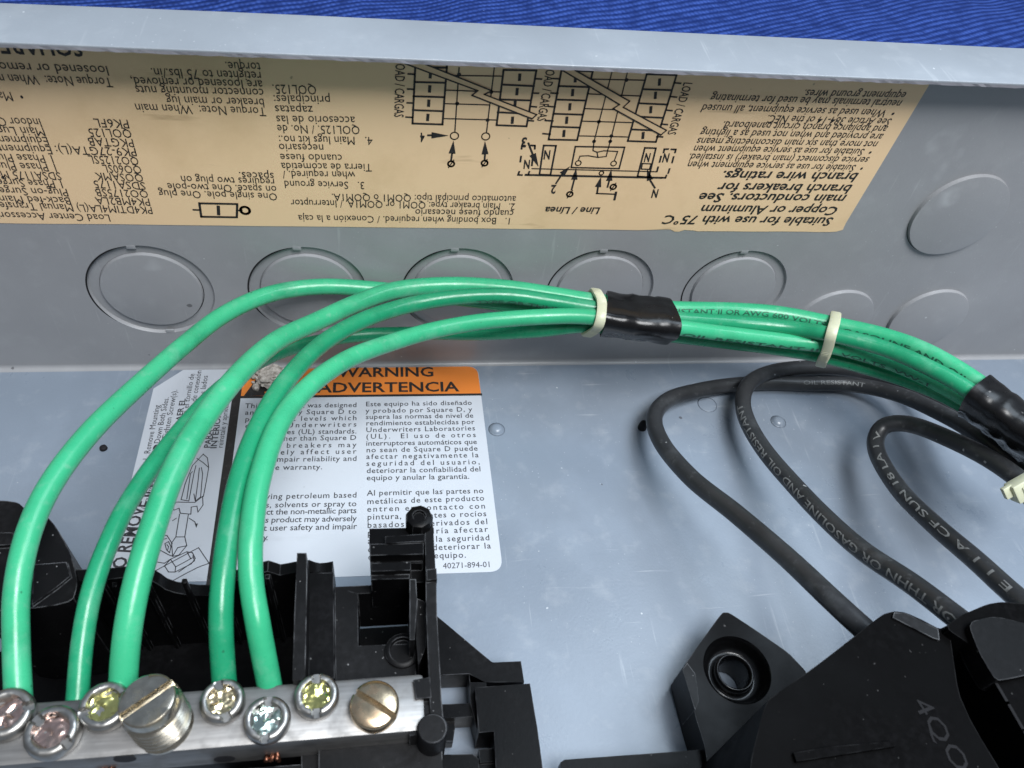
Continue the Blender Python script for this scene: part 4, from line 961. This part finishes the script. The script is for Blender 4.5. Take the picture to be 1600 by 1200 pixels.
m = MB(); m.prism(polyz([(1066, 1046), (1074, 1036), (1086, 1052), (1090, 1075), (1092, 1096), (1086, 1110)], zf+0.8), 2, zf+0.8, 0.4); m.build('worn_corner', M_PLASTIC_D, ft, angle=40)
m = MB(); m.prism(polyz([(876, 1191), (882, 1187), (1100, 1171), (1150, 1166), (1164, 1174), (1178, 1300), (876, 1300)], 8), 1, 8, 0.5); m.build('support_rail', M_PLASTIC, ft, angle=40)

# ------------------------------------------------------------------ circuit breaker
bk = thing('circuit_breaker', (75, -112, 0), 'big black circuit breaker in the lower right corner taking the black wires', 'circuit breaker')
zt = 44
m = MB()
topp = [(1196, 1096), (1225, 1076), (1280, 1037), (1334, 995), (1379, 960), (1397, 955), (1415, 957), (1440, 968), (1468, 983), (1482, 976), (1500, 1100), (1640, 1330), (1180, 1330), (1170, 1200)]
m.prism(polyz(soft(topp, 2, 0.14), zt), 3, zt, 1.6)
m.build('breaker_body', M_BREAKER, bk, angle=35)
m = MB(); m.prism(polyz([(1397, 957), (1415, 958), (1466, 983), (1468, 1000), (1458, 997), (1395, 965)], zt+0.5), 30, zt+0.5, 0.35)
m.build('top_lip', M_PLASTIC_D, bk, angle=35)
m = MB(); zz = zt+2
m.prism(polyz(soft([(1476, 980), (1500, 962), (1542, 944), (1567, 940), (1640, 948), (1700, 1250), (1640, 1250), (1600, 1142), (1556, 1066), (1520, 1010)]), zz), 3, zz, 2.0)
m.build('second_pole', M_BREAKER, bk, angle=35)
m = MB(); m.prism(polyz(soft([(1512, 972), (1556, 962), (1640, 985), (1640, 1046), (1582, 1060), (1556, 1064), (1530, 1020)]), zz+1.6), zz-3, zz+1.6, 1.4)
m.build('lever_boss', M_PLASTIC, bk, angle=35)
m = MB(); stroke_mb(m, [atz(1555, 1064, zz+0.4), atz(1575, 1098, zz+0.4), atz(1600, 1141, zz+0.4), atz(1640, 1215, zz+0.4)], 0.5, FN)
m.build('seam_edge', M_EMB, bk)
m = MB(); m.prism(polyz([(1240, 1176), (1300, 1166), (1395, 1158), (1400, 1166), (1310, 1180), (1245, 1190)], zt+0.8), 36, zt+0.8, 0.4); m.build('raised_ridge', M_BREAKER, bk, angle=35)
text('brk', '4QO', atz(1424, 1096, zt+0.06), atz(1496, 1208, zt+0.06), FN, 3.2, 0.0, 0.0, 'scale')

# ------------------------------------------------------------------ print all lettering
LT = lay_text()
def join_text(key, name, mat, parent):
    m = MB()
    for vs, fs in LT.get(key, []): m.add(vs, fs)
    return m.build(name, mat, parent)
join_text('tan', 'printed_text', M_INK, tan); join_text('warn', 'printed_text', M_INKF, warn); join_text('warnh', 'printed_text', M_INK, hd); join_text('brk', 'raised_marking', M_EMB, bk)
def fine(vs, fs):
    t = bmesh.new(); bv = [t.verts.new((a, b, 0)) for a, b in vs]
    for f in fs:
        try: t.faces.new([bv[i] for i in f])
        except ValueError: pass
    for _ in range(4):
        bmesh.ops.triangulate(t, faces=t.faces)
        es = [e for e in t.edges if e.calc_length() > 0.3]
        if not es: break
        bmesh.ops.subdivide_edges(t, edges=es, cuts=1)
    bmesh.ops.triangulate(t, faces=t.faces); t.verts.index_update()
    r = [(v.co.x, v.co.y) for v in t.verts], [tuple(v.index for v in f.verts) for f in t.faces]; t.free(); return r
per = {}
for k, (key, p, r, i0, ang) in enumerate(WT):
    for vs, fs in LT['wt%d' % k]:
        vs, fs = fine(vs, fs)
        out = []
        for (u, v) in vs:
            s = i0+max(0.0, u); a = int(s); 
            # step length is about one millimetre
            a = min(max(a, 1), len(p)-3); f = s-a
            c = p[a].lerp(p[a+1], f); t = (p[a+1]-p[a-1]).lerp(p[a+2]-p[a], f).normalized()
            F = V((-20, -148, 166))-c; F = (F-t*F.dot(t)).normalized(); S = F.cross(t)
            th = ang+(v-0.7)/r
            out.append(c+(F*math.cos(th)+S*math.sin(th))*(r+0.05))
        per.setdefault(key, MB()).add(out, fs)
for key, m in per.items(): m.build('printed_text', M_WINK if key[0] == 'b' else M_GINK, (bw if key[0] == 'b' else gw)[key[1]])
